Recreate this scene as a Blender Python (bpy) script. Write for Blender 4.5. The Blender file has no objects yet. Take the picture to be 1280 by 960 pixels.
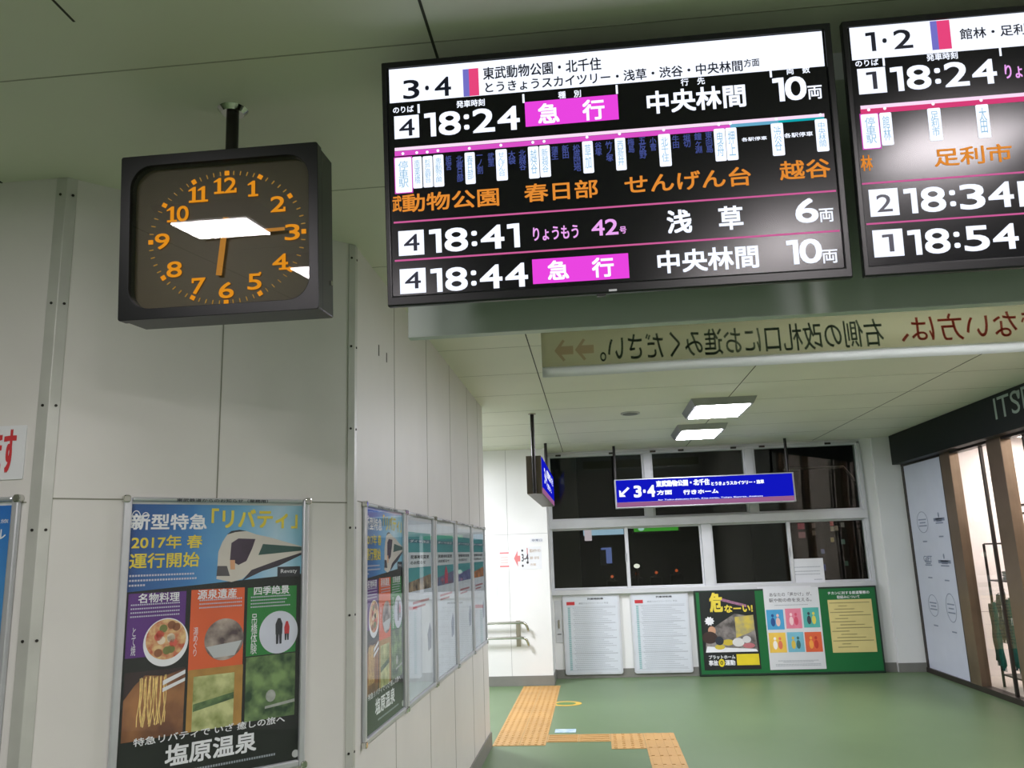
import bpy, bmesh, math, random
from mathutils import Vector, Matrix
random.seed(7)
S = bpy.context.scene
COL = S.collection
R = math.radians
PI = math.pi

# ------------------------------------------------------------------ camera, world, exposure
F_PX, PITCH, ROLL, YAW = 1021.15, R(11.7797), R(-1.9851), R(-5.2544)
fw = Vector((math.sin(YAW)*math.cos(PITCH), math.cos(YAW)*math.cos(PITCH), math.sin(PITCH)))
rt = Vector((math.cos(YAW), -math.sin(YAW), 0))
up = rt.cross(fw)
r2 = math.cos(ROLL)*rt + math.sin(ROLL)*up
u2 = -math.sin(ROLL)*rt + math.cos(ROLL)*up
cam_d = bpy.data.cameras.new('camera')
cam = bpy.data.objects.new('camera', cam_d)
COL.objects.link(cam)
M = Matrix((r2, u2, -fw)).transposed().to_4x4()
M.translation = (0, 0, 1.5)
cam.matrix_world = M
cam_d.sensor_width = 36.0
cam_d.lens = 36.0*F_PX/1280.0
cam_d.clip_start = 0.02
S.camera = cam
S.view_settings.view_transform = 'Standard'
S.view_settings.look = 'None'
S.view_settings.gamma = 1.0
S.view_settings.use_curve_mapping = False
S.view_settings.exposure = 0.0
w = bpy.data.worlds.new('night_sky')
S.world = w
w.use_nodes = True
w.node_tree.nodes['Background'].inputs[0].default_value = (0.010, 0.013, 0.02, 1)
w.node_tree.nodes['Background'].inputs[1].default_value = 0.6
LAMP_FAR = 58.0        # luminance of the ceiling lamps down the passage
LAMP_NEAR = 55.0       # luminance of the ceiling lamps over the hall
LAMP_FILL = 90.0       # unseen lamps added over the rear hall for general light
LAMP_SHOP = 28.0
LAMP_SIDE = 135.0     # the lamp of the side passage round the corner
CEIL = 2.76

# ------------------------------------------------------------------ materials
def lin(c):
    return tuple((v/12.92 if v <= 0.04045 else ((v+0.055)/1.055)**2.4) for v in (x/255.0 for x in c))
MATS = {}
def mat(name, c, rough=0.5, metal=0.0, var=0.06, scale=6.0, spec=0.5, coat=0.0, bump=0.0, c2=None, nscale=None, lo=0.35, hi=0.65, stretch=None):
    """procedural surface: a noise field drifts between two close tones of the colour"""
    if name in MATS: return MATS[name]
    m = bpy.data.materials.new(name); m.use_nodes = True
    nt = m.node_tree; N = nt.nodes; L = nt.links
    b = N['Principled BSDF']
    b.inputs['Roughness'].default_value = rough
    b.inputs['Metallic'].default_value = metal
    b.inputs['Specular IOR Level'].default_value = spec
    b.inputs['Coat Weight'].default_value = coat
    b.inputs['Coat Roughness'].default_value = 0.03
    tc = N.new('ShaderNodeTexCoord')
    nz = N.new('ShaderNodeTexNoise'); nz.inputs['Scale'].default_value = nscale or scale; nz.inputs['Detail'].default_value = 5
    if stretch:
        mp = N.new('ShaderNodeMapping'); mp.inputs['Scale'].default_value = stretch
        L.new(tc.outputs['Object'], mp.inputs['Vector']); L.new(mp.outputs['Vector'], nz.inputs['Vector'])
    else:
        L.new(tc.outputs['Object'], nz.inputs['Vector'])
    cr = N.new('ShaderNodeValToRGB')
    a = lin(c)
    if c2 is None:
        d = tuple(max(0, v*(1-var)) for v in a); e = tuple(min(1, v*(1+var)) for v in a)
    else:
        d, e = a, lin(c2)
    cr.color_ramp.elements[0].position = lo; cr.color_ramp.elements[0].color = d+(1,)
    cr.color_ramp.elements[1].position = hi; cr.color_ramp.elements[1].color = e+(1,)
    L.new(nz.outputs['Fac'], cr.inputs['Fac']); L.new(cr.outputs['Color'], b.inputs['Base Color'])
    if bump:
        bp = N.new('ShaderNodeBump'); bp.inputs['Strength'].default_value = bump; bp.inputs['Distance'].default_value = 0.01
        L.new(nz.outputs['Fac'], bp.inputs['Height']); L.new(bp.outputs['Normal'], b.inputs['Normal'])
    MATS[name] = m
    return m
def grad(name, stops, axis='X', a=0.0, b=1.0, rough=0.5, noise=0.1, nscale=8.0):
    """a printed picture: colour stops along one object axis, broken up by noise"""
    if name in MATS: return MATS[name]
    m = bpy.data.materials.new(name); m.use_nodes = True
    nt = m.node_tree; N = nt.nodes; L = nt.links
    bs = N['Principled BSDF']; bs.inputs['Roughness'].default_value = rough
    tc = N.new('ShaderNodeTexCoord'); sp = N.new('ShaderNodeSeparateXYZ'); L.new(tc.outputs['Object'], sp.inputs[0])
    mr = N.new('ShaderNodeMapRange'); mr.inputs['From Min'].default_value = a; mr.inputs['From Max'].default_value = b
    L.new(sp.outputs[axis], mr.inputs['Value'])
    nz = N.new('ShaderNodeTexNoise'); nz.inputs['Scale'].default_value = nscale; nz.inputs['Detail'].default_value = 6
    L.new(tc.outputs['Object'], nz.inputs['Vector'])
    m1 = N.new('ShaderNodeMath'); m1.operation = 'SUBTRACT'; m1.inputs[1].default_value = 0.5; L.new(nz.outputs['Fac'], m1.inputs[0])
    m2 = N.new('ShaderNodeMath'); m2.operation = 'MULTIPLY_ADD'; m2.inputs[1].default_value = noise
    L.new(m1.outputs[0], m2.inputs[0]); L.new(mr.outputs[0], m2.inputs[2])
    cr = N.new('ShaderNodeValToRGB')
    els = cr.color_ramp.elements
    while len(els) < len(stops): els.new(0.5)
    for e, (p, c) in zip(els, stops): e.position = p; e.color = lin(c)+(1,)
    L.new(m2.outputs[0], cr.inputs['Fac']); L.new(cr.outputs['Color'], bs.inputs['Base Color'])
    MATS[name] = m
    return m
def glow(name, c, k=1.0, lamp=False):
    if name in MATS: return MATS[name]
    m = bpy.data.materials.new(name); m.use_nodes = True
    nt = m.node_tree; N = nt.nodes; L = nt.links
    for n in list(N): N.remove(n)
    o = N.new('ShaderNodeOutputMaterial'); e = N.new('ShaderNodeEmission')
    tc = N.new('ShaderNodeTexCoord'); nz = N.new('ShaderNodeTexNoise'); nz.inputs['Scale'].default_value = 3
    L.new(tc.outputs['Object'], nz.inputs['Vector'])
    cr = N.new('ShaderNodeValToRGB'); a = lin(c)
    cr.color_ramp.elements[0].color = tuple(v*0.97 for v in a)+(1,); cr.color_ramp.elements[1].color = a+(1,)
    L.new(nz.outputs['Fac'], cr.inputs['Fac']); L.new(cr.outputs['Color'], e.inputs['Color'])
    e.inputs['Strength'].default_value = k
    L.new(e.outputs[0], o.inputs[0])
    if not lamp: m.cycles.emission_sampling = 'NONE'
    else: m.cycles.emission_sampling = 'FRONT'
    MATS[name] = m
    return m
def glass(name, tint=(1, 1, 1), rough=0.0, ior=1.5, haze=0.0, hazec=(0.8, 0.8, 0.8)):
    if name in MATS: return MATS[name]
    m = bpy.data.materials.new(name); m.use_nodes = True
    nt = m.node_tree; N = nt.nodes; L = nt.links
    for n in list(N): N.remove(n)
    o = N.new('ShaderNodeOutputMaterial'); t = N.new('ShaderNodeBsdfTransparent'); g = N.new('ShaderNodeBsdfGlossy')
    fr = N.new('ShaderNodeFresnel'); ge = N.new('ShaderNodeNewGeometry')
    io = N.new('ShaderNodeMapRange'); io.inputs['To Min'].default_value = ior; io.inputs['To Max'].default_value = 1.0/ior   # same reflectance from both sides of the sheet
    L.new(ge.outputs['Backfacing'], io.inputs['Value']); L.new(io.outputs[0], fr.inputs['IOR'])
    tc = N.new('ShaderNodeTexCoord'); nz = N.new('ShaderNodeTexNoise'); nz.inputs['Scale'].default_value = 4
    mr = N.new('ShaderNodeMapRange'); mr.inputs['To Min'].default_value = rough; mr.inputs['To Max'].default_value = rough+0.015
    L.new(tc.outputs['Object'], nz.inputs['Vector']); L.new(nz.outputs['Fac'], mr.inputs['Value']); L.new(mr.outputs[0], g.inputs['Roughness'])
    t.inputs['Color'].default_value = tint+(1,)
    mx = N.new('ShaderNodeMixShader'); L.new(fr.outputs[0], mx.inputs[0]); L.new(t.outputs[0], mx.inputs[1]); L.new(g.outputs[0], mx.inputs[2])
    if haze:
        d = N.new('ShaderNodeBsdfTranslucent'); d.inputs['Color'].default_value = hazec+(1,)
        d2 = N.new('ShaderNodeBsdfDiffuse'); d2.inputs['Color'].default_value = hazec+(1,)
        mm = N.new('ShaderNodeMixShader'); mm.inputs[0].default_value = 0.5; L.new(d.outputs[0], mm.inputs[1]); L.new(d2.outputs[0], mm.inputs[2])
        m3 = N.new('ShaderNodeMixShader'); m3.inputs[0].default_value = haze; L.new(t.outputs[0], m3.inputs[1]); L.new(mm.outputs[0], m3.inputs[2])
        L.new(m3.outputs[0], mx.inputs[1])
    L.new(mx.outputs[0], o.inputs[0])
    MATS[name] = m
    return m

# ------------------------------------------------------------------ mesh helpers
class MB:
    def __init__(s): s.v = []; s.f = []
    def box(s, x0, x1, y0, y1, z0, z1):
        n = len(s.v)
        s.v += [(x, y, z) for z in (z0, z1) for y in (y0, y1) for x in (x0, x1)]
        for q in ((0,2,3,1),(4,5,7,6),(0,1,5,4),(2,6,7,3),(0,4,6,2),(1,3,7,5)): s.f.append(tuple(n+i for i in q))
        return s
    def prism(s, pts, y0, y1):
        """outline in x,z pulled from y0 to y1"""
        n = len(s.v); k = len(pts)
        s.v += [(p[0], y0, p[1]) for p in pts]+[(p[0], y1, p[1]) for p in pts]
        s.f.append(tuple(range(n, n+k))); s.f.append(tuple(range(n+2*k-1, n+k-1, -1)))
        for i in range(k): j = (i+1) % k; s.f.append((n+i, n+k+i, n+k+j, n+j))
        return s
    def column(s, pts, z0, z1):
        n = len(s.v); k = len(pts)
        s.v += [(p[0], p[1], z0) for p in pts]+[(p[0], p[1], z1) for p in pts]
        s.f.append(tuple(range(n+k-1, n-1, -1))); s.f.append(tuple(range(n+k, n+2*k)))
        for i in range(k): j = (i+1) % k; s.f.append((n+i, n+j, n+k+j, n+k+i))
        return s
    def sheet(s, x0, x1, z0, z1, y):
        n = len(s.v); s.v += [(x0,y,z0),(x1,y,z0),(x1,y,z1),(x0,y,z1)]; s.f.append((n,n+1,n+2,n+3)); return s
    def flat(s, pts, y):
        n = len(s.v); s.v += [(p[0],y,p[1]) for p in pts]; s.f.append(tuple(range(n, n+len(pts)))); return s
    def ellipse(s, cx, cz, rx, rz, y0, y1, k=40):
        return s.prism([(cx+rx*math.cos(2*PI*i/k), cz+rz*math.sin(2*PI*i/k)) for i in range(k)], y0, y1)
    def ring(s, outer, inner, y0, y1):
        """flat frame between two outlines of equal length in x,z"""
        n = len(s.v); k = len(outer)
        for y in (y0, y1): s.v += [(p[0],y,p[1]) for p in outer]+[(p[0],y,p[1]) for p in inner]
        for i in range(k):
            j = (i+1) % k
            s.f += [(n+i,n+j,n+k+j,n+k+i), (n+2*k+j,n+2*k+i,n+3*k+i,n+3*k+j), (n+i,n+2*k+i,n+2*k+j,n+j), (n+k+j,n+3*k+j,n+3*k+i,n+k+i)]
        return s
    def tube(s, path, r, k=12, caps=True):
        n0 = len(s.v); P = [Vector(p) for p in path]
        ref = None
        for i, p in enumerate(P):
            d = (P[min(i+1, len(P)-1)]-P[max(i-1, 0)]).normalized()
            if ref is None:
                ref = d.orthogonal().normalized()
            ref = (ref-d*ref.dot(d)).normalized(); bb = d.cross(ref)
            rr = r[i] if isinstance(r, (list, tuple)) else r
            for a in range(k):
                t = 2*PI*a/k; q = p+(ref*math.cos(t)+bb*math.sin(t))*rr; s.v.append(tuple(q))
        for i in range(len(P)-1):
            for a in range(k):
                b = (a+1) % k; s.f.append((n0+i*k+a, n0+i*k+b, n0+(i+1)*k+b, n0+(i+1)*k+a))
        if caps:
            s.f.append(tuple(range(n0+k-1, n0-1, -1))); e = n0+(len(P)-1)*k; s.f.append(tuple(range(e, e+k)))
        return s
    def build(s, name, m, parent=None, bevel=0.0, smooth=False, kind=None, label=None, seg=2):
        me = bpy.data.meshes.new(name); me.from_pydata(s.v, [], s.f); me.update()
        bm = bmesh.new(); bm.from_mesh(me); bmesh.ops.recalc_face_normals(bm, faces=bm.faces); bm.to_mesh(me); bm.free()
        if smooth: me.polygons.foreach_set('use_smooth', [True]*len(me.polygons))
        me.materials.append(m)
        o = bpy.data.objects.new(name, me); COL.objects.link(o)
        if parent: o.parent = parent
        if bevel:
            b = o.modifiers.new('bevel', 'BEVEL'); b.width = bevel; b.segments = seg; b.limit_method = 'ANGLE'; b.angle_limit = R(35)
        if kind: o['kind'] = kind
        if label: o['label'] = label
        return o
def rrect(x0, x1, z0, z1, r, k=8):
    pts = []
    for cx, cz, a0 in ((x1-r, z1-r, 0), (x0+r, z1-r, 90), (x0+r, z0+r, 180), (x1-r, z0+r, 270)):
        for i in range(k+1): a = R(a0+90*i/k); pts.append((cx+r*math.cos(a), cz+r*math.sin(a)))
    return pts
def thing(name, label, cat, loc=(0,0,0), rotz=0.0, group=None):
    o = bpy.data.objects.new(name, None); COL.objects.link(o); o.empty_display_size = 0.1
    o.location = loc; o.rotation_euler = (0, 0, rotz); o['label'] = label; o['category'] = cat
    if group: o['group'] = group
    return o
def tag(o, label, cat, group=None):
    o['label'] = label; o['category'] = cat
    if group: o['group'] = group
    return o
def children(o): return [c for c in bpy.data.objects if c.parent == o]
def dup(root, loc=None, rotz=None, label=None, group=None):
    r = root.copy(); COL.objects.link(r)
    if loc is not None: r.location = loc
    if rotz is not None: r.rotation_euler = (0, 0, rotz)
    if label: r['label'] = label
    if group: r['group'] = group
    for ch in children(root):
        c = ch.copy(); COL.objects.link(c); c.parent = r
        for g in children(ch):
            d = g.copy(); COL.objects.link(d); d.parent = c
    return r
TEXTC = {}
def outline(s, vertical=False):
    c = bpy.data.curves.new('string', 'FONT'); c.body = '\n'.join(s) if vertical else s
    c.resolution_u = 4
    if vertical: c.space_line = 0.85; c.align_x = 'CENTER'
    o = bpy.data.objects.new('string', c); COL.objects.link(o)
    me = bpy.data.meshes.new_from_object(o.evaluated_get(bpy.context.evaluated_depsgraph_get()))
    V = [tuple(v.co[:2]) for v in me.vertices]; Fc = [tuple(p.vertices) for p in me.polygons]
    bpy.data.objects.remove(o); bpy.data.curves.remove(c); bpy.data.meshes.remove(me)
    x0 = min(v[0] for v in V); x1 = max(v[0] for v in V); y0 = min(v[1] for v in V); y1 = max(v[1] for v in V)
    return [((v[0]-x0)/max(x1-x0, 1e-6), (v[1]-y0)/max(y1-y0, 1e-6)) for v in V], Fc
def text_verts(s, vertical=False):
    """outline of a string, scaled into the unit box"""
    key = (s, vertical)
    if key in TEXTC: return TEXTC[key]
    if all(ch in '0123456789:・' for ch in s):          # station digits: wide figures, flagged one, set cell by cell
        wid = {'1': 0.52, ':': 0.26, '・': 0.27}; gap = 0.20 if ':' in s else (0.40 if '・' in s else 0.10)
        tot = sum(wid.get(ch, 1.05) for ch in s)+gap*(len(s)-1); x = 0; V = []; Fc = []
        for ch in s:
            wd = wid.get(ch, 1.05); n = len(V)
            if ch == '1':
                v = [(0.60, 0), (1, 0), (1, 1), (0.56, 1), (0, 0.98), (0, 0.84), (0.60, 0.86)]; f = [(0,1,2,6),(2,3,6),(3,4,5,6)]
            elif ch == '・':
                v = [(0.5+0.40*math.cos(2*PI*i/16), 0.5+0.11*math.sin(2*PI*i/16)) for i in range(16)]; f = [tuple(range(16))]
            elif ch == ':':
                v = []; f = []
                for cz in (0.26, 0.72):
                    m0 = len(v); v += [(0.5+0.40*math.cos(2*PI*i/16), cz+0.082*math.sin(2*PI*i/16)) for i in range(16)]; f.append(tuple(range(m0, m0+16)))
            else: v, f = outline(ch)
            V += [((x+a*wd)/tot, b) for a, b in v]; Fc += [tuple(n+i for i in q) for q in f]
            x += wd+gap
        TEXTC[key] = (V, Fc)
    else: TEXTC[key] = outline(s, vertical)
    return TEXTC[key]
def add_text(mb, s, x0, x1, zc, h, y, bold=0.0, vertical=False, shear=0.0):
    """bold letters are the outline laid down five times with a small shift, each a hair nearer the viewer"""
    V, Fc = text_verts(s, vertical); e = bold*(h if not vertical else (x1-x0))
    x0 += e; x1 -= e; hh = h-2*e
    for i, (dx, dz) in enumerate(((0,0),(-1,-1),(1,-1),(1,1),(-1,1)) if bold else ((0,0),)):
        n = len(mb.v)
        mb.v += [(x0+(x1-x0)*a+shear*(b-0.5)*h+dx*e*0.9, y-i*0.00004, zc-hh/2+hh*b+dz*e*0.9) for a, b in V]
        mb.f += [tuple(n+i_ for i_ in f) for f in Fc]
    return mb
def text(parent, name, s, x0, x1, zc, h, y, m, bold=0.0, vertical=False, shear=0.0):
    return add_text(MB(), s, x0, x1, zc, h, y, bold, vertical, shear).build(name, m, parent)

# ------------------------------------------------------------------ measured layouts (metres on each surface)
DISPLAY_ONE = [('header', '', -0.5172, 0.5116, 0.2429, 0.0854), ('plat_k', '3・4', -0.4799, -0.3619, 0.2304, 0.0486), ('stripe_b', '', -0.3324, -0.3178, 0.2349, 0.0685),
 ('stripe_r', '', -0.3178, -0.2944, 0.2352, 0.0685), ('head_k', '東武動物公園・北千住', -0.2836, -0.0003, 0.2538, 0.032), ('head_k', 'とうきょうスカイツリー・浅草・渋谷・中央林間', -0.2792, 0.3264, 0.2185, 0.0277),
 ('head_k', '方面', 0.3295, 0.3652, 0.2233, 0.0195), ('cap', 'のりば', -0.5062, -0.4552, 0.1816, 0.0161), ('tick', '', -0.4458, -0.4407, 0.1806, 0.0222), ('tick', '', -0.1914, -0.1864, 0.1836, 0.0219),
 ('tick', '', 0.0305, 0.0353, 0.1864, 0.0217), ('tick', '', 0.3867, 0.3916, 0.1946, 0.0214), ('cap', '発車時刻', -0.3509, -0.282, 0.1827, 0.018), ('cap', '種\u3000別', -0.1059, -0.0518, 0.1841, 0.0178),
 ('cap', '行\u3000先', 0.1822, 0.2379, 0.1899, 0.0176), ('cap', '両\u3000数', 0.4246, 0.478, 0.1953, 0.0174), ('sq', '', -0.5041, -0.4436, 0.1372, 0.0572), ('sqd', '4', -0.4924, -0.4542, 0.1352, 0.0422),
 ('time', '18:24', -0.4305, -0.1997, 0.1375, 0.0598), ('mag', '', -0.1865, 0.0337, 0.1435, 0.0612), ('magt', '急\u3000行', -0.1565, 0.0017, 0.1412, 0.0513),
 ('dest', '中央林間', 0.1005, 0.3285, 0.1466, 0.0565), ('cars', '10', 0.3907, 0.4669, 0.1524, 0.0579), ('carsu', '両', 0.4683, 0.5008, 0.1391, 0.0327), ('bar_w', '', -0.5048, 0.501, 0.0826, 0.0078),
 ('bar_m', '', -0.5051, 0.288, 0.0718, 0.0118), ('bar_l', '', 0.288, 0.3977, 0.0768, 0.0115), ('bar_t', '', 0.3977, 0.5002, 0.0788, 0.0115), ('led', '武', -0.5141, -0.4919, -0.0521, 0.0394),
 ('led', '動物公園', -0.4905, -0.2575, -0.0529, 0.045), ('led', '春日部', -0.1975, -0.0247, -0.0501, 0.0445), ('led', 'せんげん台', 0.0374, 0.3263, -0.0477, 0.0458),
 ('led', '越谷', 0.3908, 0.5041, -0.0421, 0.0453), ('line', '', -0.5123, 0.5127, -0.098, 0.0042), ('line', '', -0.5122, 0.5126, -0.1913, 0.0042), ('sq', '', -0.502, -0.4407, -0.1501, 0.0603),
 ('sqd', '4', -0.489, -0.4513, -0.1498, 0.0409), ('time', '18:41', -0.428, -0.2126, -0.1498, 0.058), ('pink', 'りょうもう', -0.1815, -0.0753, -0.1504, 0.0325),
 ('pink', '42', -0.0447, 0.0172, -0.1454, 0.0381), ('pink', '号', 0.0199, 0.0356, -0.1548, 0.0171), ('dest', '浅\u3000草', 0.1287, 0.3016, -0.1439, 0.0566), ('cars', '6', 0.418, 0.4694, -0.1394, 0.0578),
 ('carsu', '両', 0.4705, 0.5022, -0.1532, 0.0316), ('sq', '', -0.5014, -0.4394, -0.2425, 0.0597), ('sqd', '4', -0.4892, -0.4509, -0.2412, 0.0404), ('time', '18:44', -0.4278, -0.1974, -0.2447, 0.0573),
 ('mag', '', -0.1866, 0.0361, -0.2396, 0.0586), ('magt', '急\u3000行', -0.1518, 0.002, -0.2398, 0.0473), ('dest', '中央林間', 0.1016, 0.3295, -0.2372, 0.0541),
 ('cars', '10', 0.392, 0.4702, -0.2339, 0.0573), ('carsu', '両', 0.4689, 0.503, -0.2489, 0.0313), ('pwr', '', 0.5237, 0.5289, -0.2212, 0.0055), ('logo', '', -0.0129, 0.0054, -0.2964, 0.0047),
 ('sens', '', -0.0402, -0.02, -0.3248, 0.0056), ('hw', '各駅停車', 0.3116, 0.3688, 0.0393, 0.0096), ('hw', '各駅停車', 0.4076, 0.472, 0.0409, 0.0114), ('inner', '', -0.5142, 0.5166, -0.0075, 0.5393),
 ('stop', '停車駅', -0.5051, -0.465, 0.0176, 0.0864), ('stop', '南栗橋', -0.4624, -0.4398, 0.0214, 0.0782), ('stop', '杉戸高野台', -0.4374, -0.4139, 0.0213, 0.0771),
 ('stop', '東武動物公園', -0.412, -0.3872, 0.0216, 0.079), ('stop', '春日部', -0.3357, -0.3115, 0.0218, 0.0777), ('stop', 'せんげん台', -0.2612, -0.2344, 0.0239, 0.0765),
 ('stop', '越谷', -0.184, -0.1589, 0.0239, 0.0782), ('stop', '新越谷', -0.1573, -0.1322, 0.0247, 0.0771), ('stop', '草加', -0.0558, -0.0309, 0.0264, 0.0777), ('stop', '西新井', 0.0208, 0.0451, 0.0278, 0.0784),
 ('stop', '北千住', 0.1218, 0.1493, 0.0288, 0.078), ('stop', '曳舟', 0.2496, 0.275, 0.0312, 0.078), ('stop', '押上', 0.2761, 0.3015, 0.0314, 0.0779), ('stop', '渋谷', 0.3794, 0.4067, 0.0335, 0.0776),
 ('stop', '中央林間', 0.4786, 0.5056, 0.0354, 0.0772), ('pass', '姫宮', -0.3818, -0.3678, 0.0389, 0.0359), ('pass', '北春日部', -0.3567, -0.3404, 0.0224, 0.0645),
 ('pass', '一ノ割', -0.3074, -0.2926, 0.0293, 0.0477), ('pass', '武里', -0.2805, -0.2652, 0.039, 0.0334), ('pass', '大袋', -0.2318, -0.2143, 0.0398, 0.0333),
 ('pass', '北越谷', -0.2063, -0.1897, 0.0318, 0.0498), ('pass', '蒲生', -0.129, -0.113, 0.0429, 0.0322), ('pass', '新田', -0.1037, -0.0874, 0.0437, 0.0331),
 ('pass', '松原団地', -0.0781, -0.0613, 0.0269, 0.0651), ('pass', '谷塚', -0.0262, -0.0104, 0.0445, 0.033), ('pass', '竹ノ塚', -0.0017, 0.0149, 0.0365, 0.0494), ('pass', '梅島', 0.0505, 0.0658, 0.0465, 0.0352),
 ('pass', '五反野', 0.0761, 0.0931, 0.0384, 0.0516), ('pass', '小菅', 0.1013, 0.1169, 0.0458, 0.0328), ('pass', '牛田', 0.1537, 0.1693, 0.0469, 0.0313), ('pass', '堀切', 0.1787, 0.1951, 0.0471, 0.0313),
 ('pass', '鐘ヶ淵', 0.2045, 0.2212, 0.0396, 0.0494), ('pass', '東向島', 0.2293, 0.2456, 0.0399, 0.0512)]
DISPLAY_TWO = [('header', '', -0.518, -0.1145, 0.2503, 0.0844), ('plat_k', '1・2', -0.4798, -0.376, 0.2486, 0.0463), ('stripe_b', '', -0.3347, -0.3201, 0.2506, 0.0691),
 ('stripe_r', '', -0.3201, -0.292, 0.2505, 0.069), ('head_k', '館林・足利市方面', -0.2722, -0.0408, 0.2477, 0.0266), ('cap', 'のりば', -0.5074, -0.4559, 0.1991, 0.0154),
 ('tick', '', -0.4465, -0.442, 0.199, 0.0211), ('tick', '', -0.1906, -0.1862, 0.199, 0.0209), ('cap', '発車時刻', -0.3496, -0.2813, 0.1991, 0.0172), ('sq', '', -0.5048, -0.4428, 0.1555, 0.0612),
 ('sqd', '1', -0.4863, -0.4632, 0.1555, 0.0421), ('time', '18:24', -0.4329, -0.2008, 0.1542, 0.0588), ('pink', 'りょうもう', -0.1841, -0.0774, 0.1499, 0.0338),
 ('bar_w', '', -0.5048, -0.1313, 0.0934, 0.0085), ('bar_r', '', -0.5056, -0.1323, 0.084, 0.0132), ('led', '林', -0.5162, -0.4899, -0.0383, 0.0375), ('led', '足利市', -0.3555, -0.1878, -0.0381, 0.0426),
 ('line', '', -0.5171, -0.1504, -0.0864, 0.0041), ('line', '', -0.5158, -0.1603, -0.1805, 0.004), ('sq', '', -0.5046, -0.4416, -0.1329, 0.063), ('sqd', '2', -0.4899, -0.4558, -0.1348, 0.0407),
 ('time', '18:34', -0.4297, -0.1944, -0.134, 0.0588), ('sq', '', -0.1845, 0.0122, -0.1356, 0.0581), ('sq', '', -0.5047, -0.4399, -0.2271, 0.0623), ('sqd', '1', -0.485, -0.4607, -0.2273, 0.0403),
 ('time', '18:54', -0.4298, -0.1943, -0.2298, 0.0581), ('stop', '停車駅', -0.5064, -0.4687, 0.0359, 0.0812), ('stop', '館林', -0.4652, -0.439, 0.0382, 0.0773),
 ('stop', '足利市', -0.3599, -0.3317, 0.0398, 0.0769), ('stop', '太田', -0.2553, -0.228, 0.0386, 0.0784)]
POSTER = [('header', '東武鉄道からのお知らせ（業務用）', 0.3914, 0.7057, 1.7137, 0.0164), ('white', '新型特急', 0.2571, 0.4985, 1.6433, 0.052), ('yellow', '「リバティ」', 0.5132, 0.8252, 1.6534, 0.0695),
 ('yellow', '2017年 春', 0.2624, 0.4862, 1.5783, 0.0438), ('yellow', '運行開始', 0.2596, 0.4789, 1.52, 0.0484), ('white', '名物料理', 0.2924, 0.4202, 1.4033, 0.03),
 ('white', '源泉遺産', 0.4779, 0.6093, 1.4045, 0.0314), ('white', '四季絶景', 0.6696, 0.7983, 1.4067, 0.03), ('white', '特急リバティで いざ 癒しの旅へ', 0.3023, 0.7928, 0.9743, 0.0245),
 ('white', '塩原温泉', 0.3981, 0.6938, 0.9193, 0.0658), ('purple', '', 0.2635, 0.4419, 1.3214, 0.1951), ('orange', '', 0.4577, 0.6376, 1.2909, 0.26), ('green', '', 0.6481, 0.8272, 1.3051, 0.2261),
 ('noodle', '', 0.2661, 0.4495, 1.0794, 0.2029), ('garden', '', 0.4584, 0.6394, 1.0737, 0.1897), ('forest', '', 0.6499, 0.8275, 1.0855, 0.2063), ('c1', '', 0.3153, 0.454, 1.2633, 0.1481),
 ('c2', '', 0.5065, 0.6388, 1.2556, 0.134), ('c3', '', 0.6931, 0.8342, 1.2627, 0.1427), ('rev', '', 0.7536, 0.8387, 1.4676, 0.0348), ('vt1', '', 0.2791, 0.2929, 1.2732, 0.0845),
 ('vt2', '', 0.4694, 0.4845, 1.2561, 0.0907), ('vt3', '', 0.6631, 0.6852, 1.264, 0.132), ('area', '', 0.2583, 0.8543, 1.267, 0.8404), ('blue', '', 0.2421, 0.8477, 1.572, 0.277),
 ('logo', '', 0.8208, 0.8502, 0.85, 0.0258), ('small', '', 0.4452, 0.7519, 0.8671, 0.0098)]
TRAIN = {'body': [(0.5702, 1.6001), (0.5977, 1.6117), (0.6366, 1.6114), (0.6729, 1.599), (0.717, 1.5898), (0.8505, 1.5523), (0.8509, 1.5345), (0.7563, 1.5089), (0.6623, 1.4779), (0.6279, 1.449),
          (0.59, 1.4407), (0.5384, 1.4529), (0.54, 1.4957), (0.5416, 1.542), (0.554, 1.5751)],
 'headlight': [(0.5821, 1.5142), (0.5994, 1.5137), (0.6006, 1.4819), (0.585, 1.4824)],
 'nose': [(0.54, 1.4957), (0.5725, 1.4945), (0.584, 1.4609), (0.538, 1.4628)],
 'roof': [(0.5685, 1.5995), (0.5837, 1.6118), (0.6116, 1.6157), (0.6366, 1.6114), (0.5978, 1.6076)],
 'side_window': [(0.6975, 1.5658), (0.8486, 1.5523), (0.8488, 1.5398), (0.6823, 1.5283)],
 'underside': [(0.6314, 1.4488), (0.6588, 1.478), (0.7563, 1.5089), (0.8489, 1.5345), (0.8491, 1.5274), (0.7568, 1.4881), (0.6984, 1.4731), (0.6246, 1.4424)],
 'windshield': [(0.5852, 1.5712), (0.6091, 1.5861), (0.6698, 1.5835), (0.6599, 1.5528), (0.64, 1.5091), (0.6122, 1.4965), (0.5821, 1.5142)]}
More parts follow.
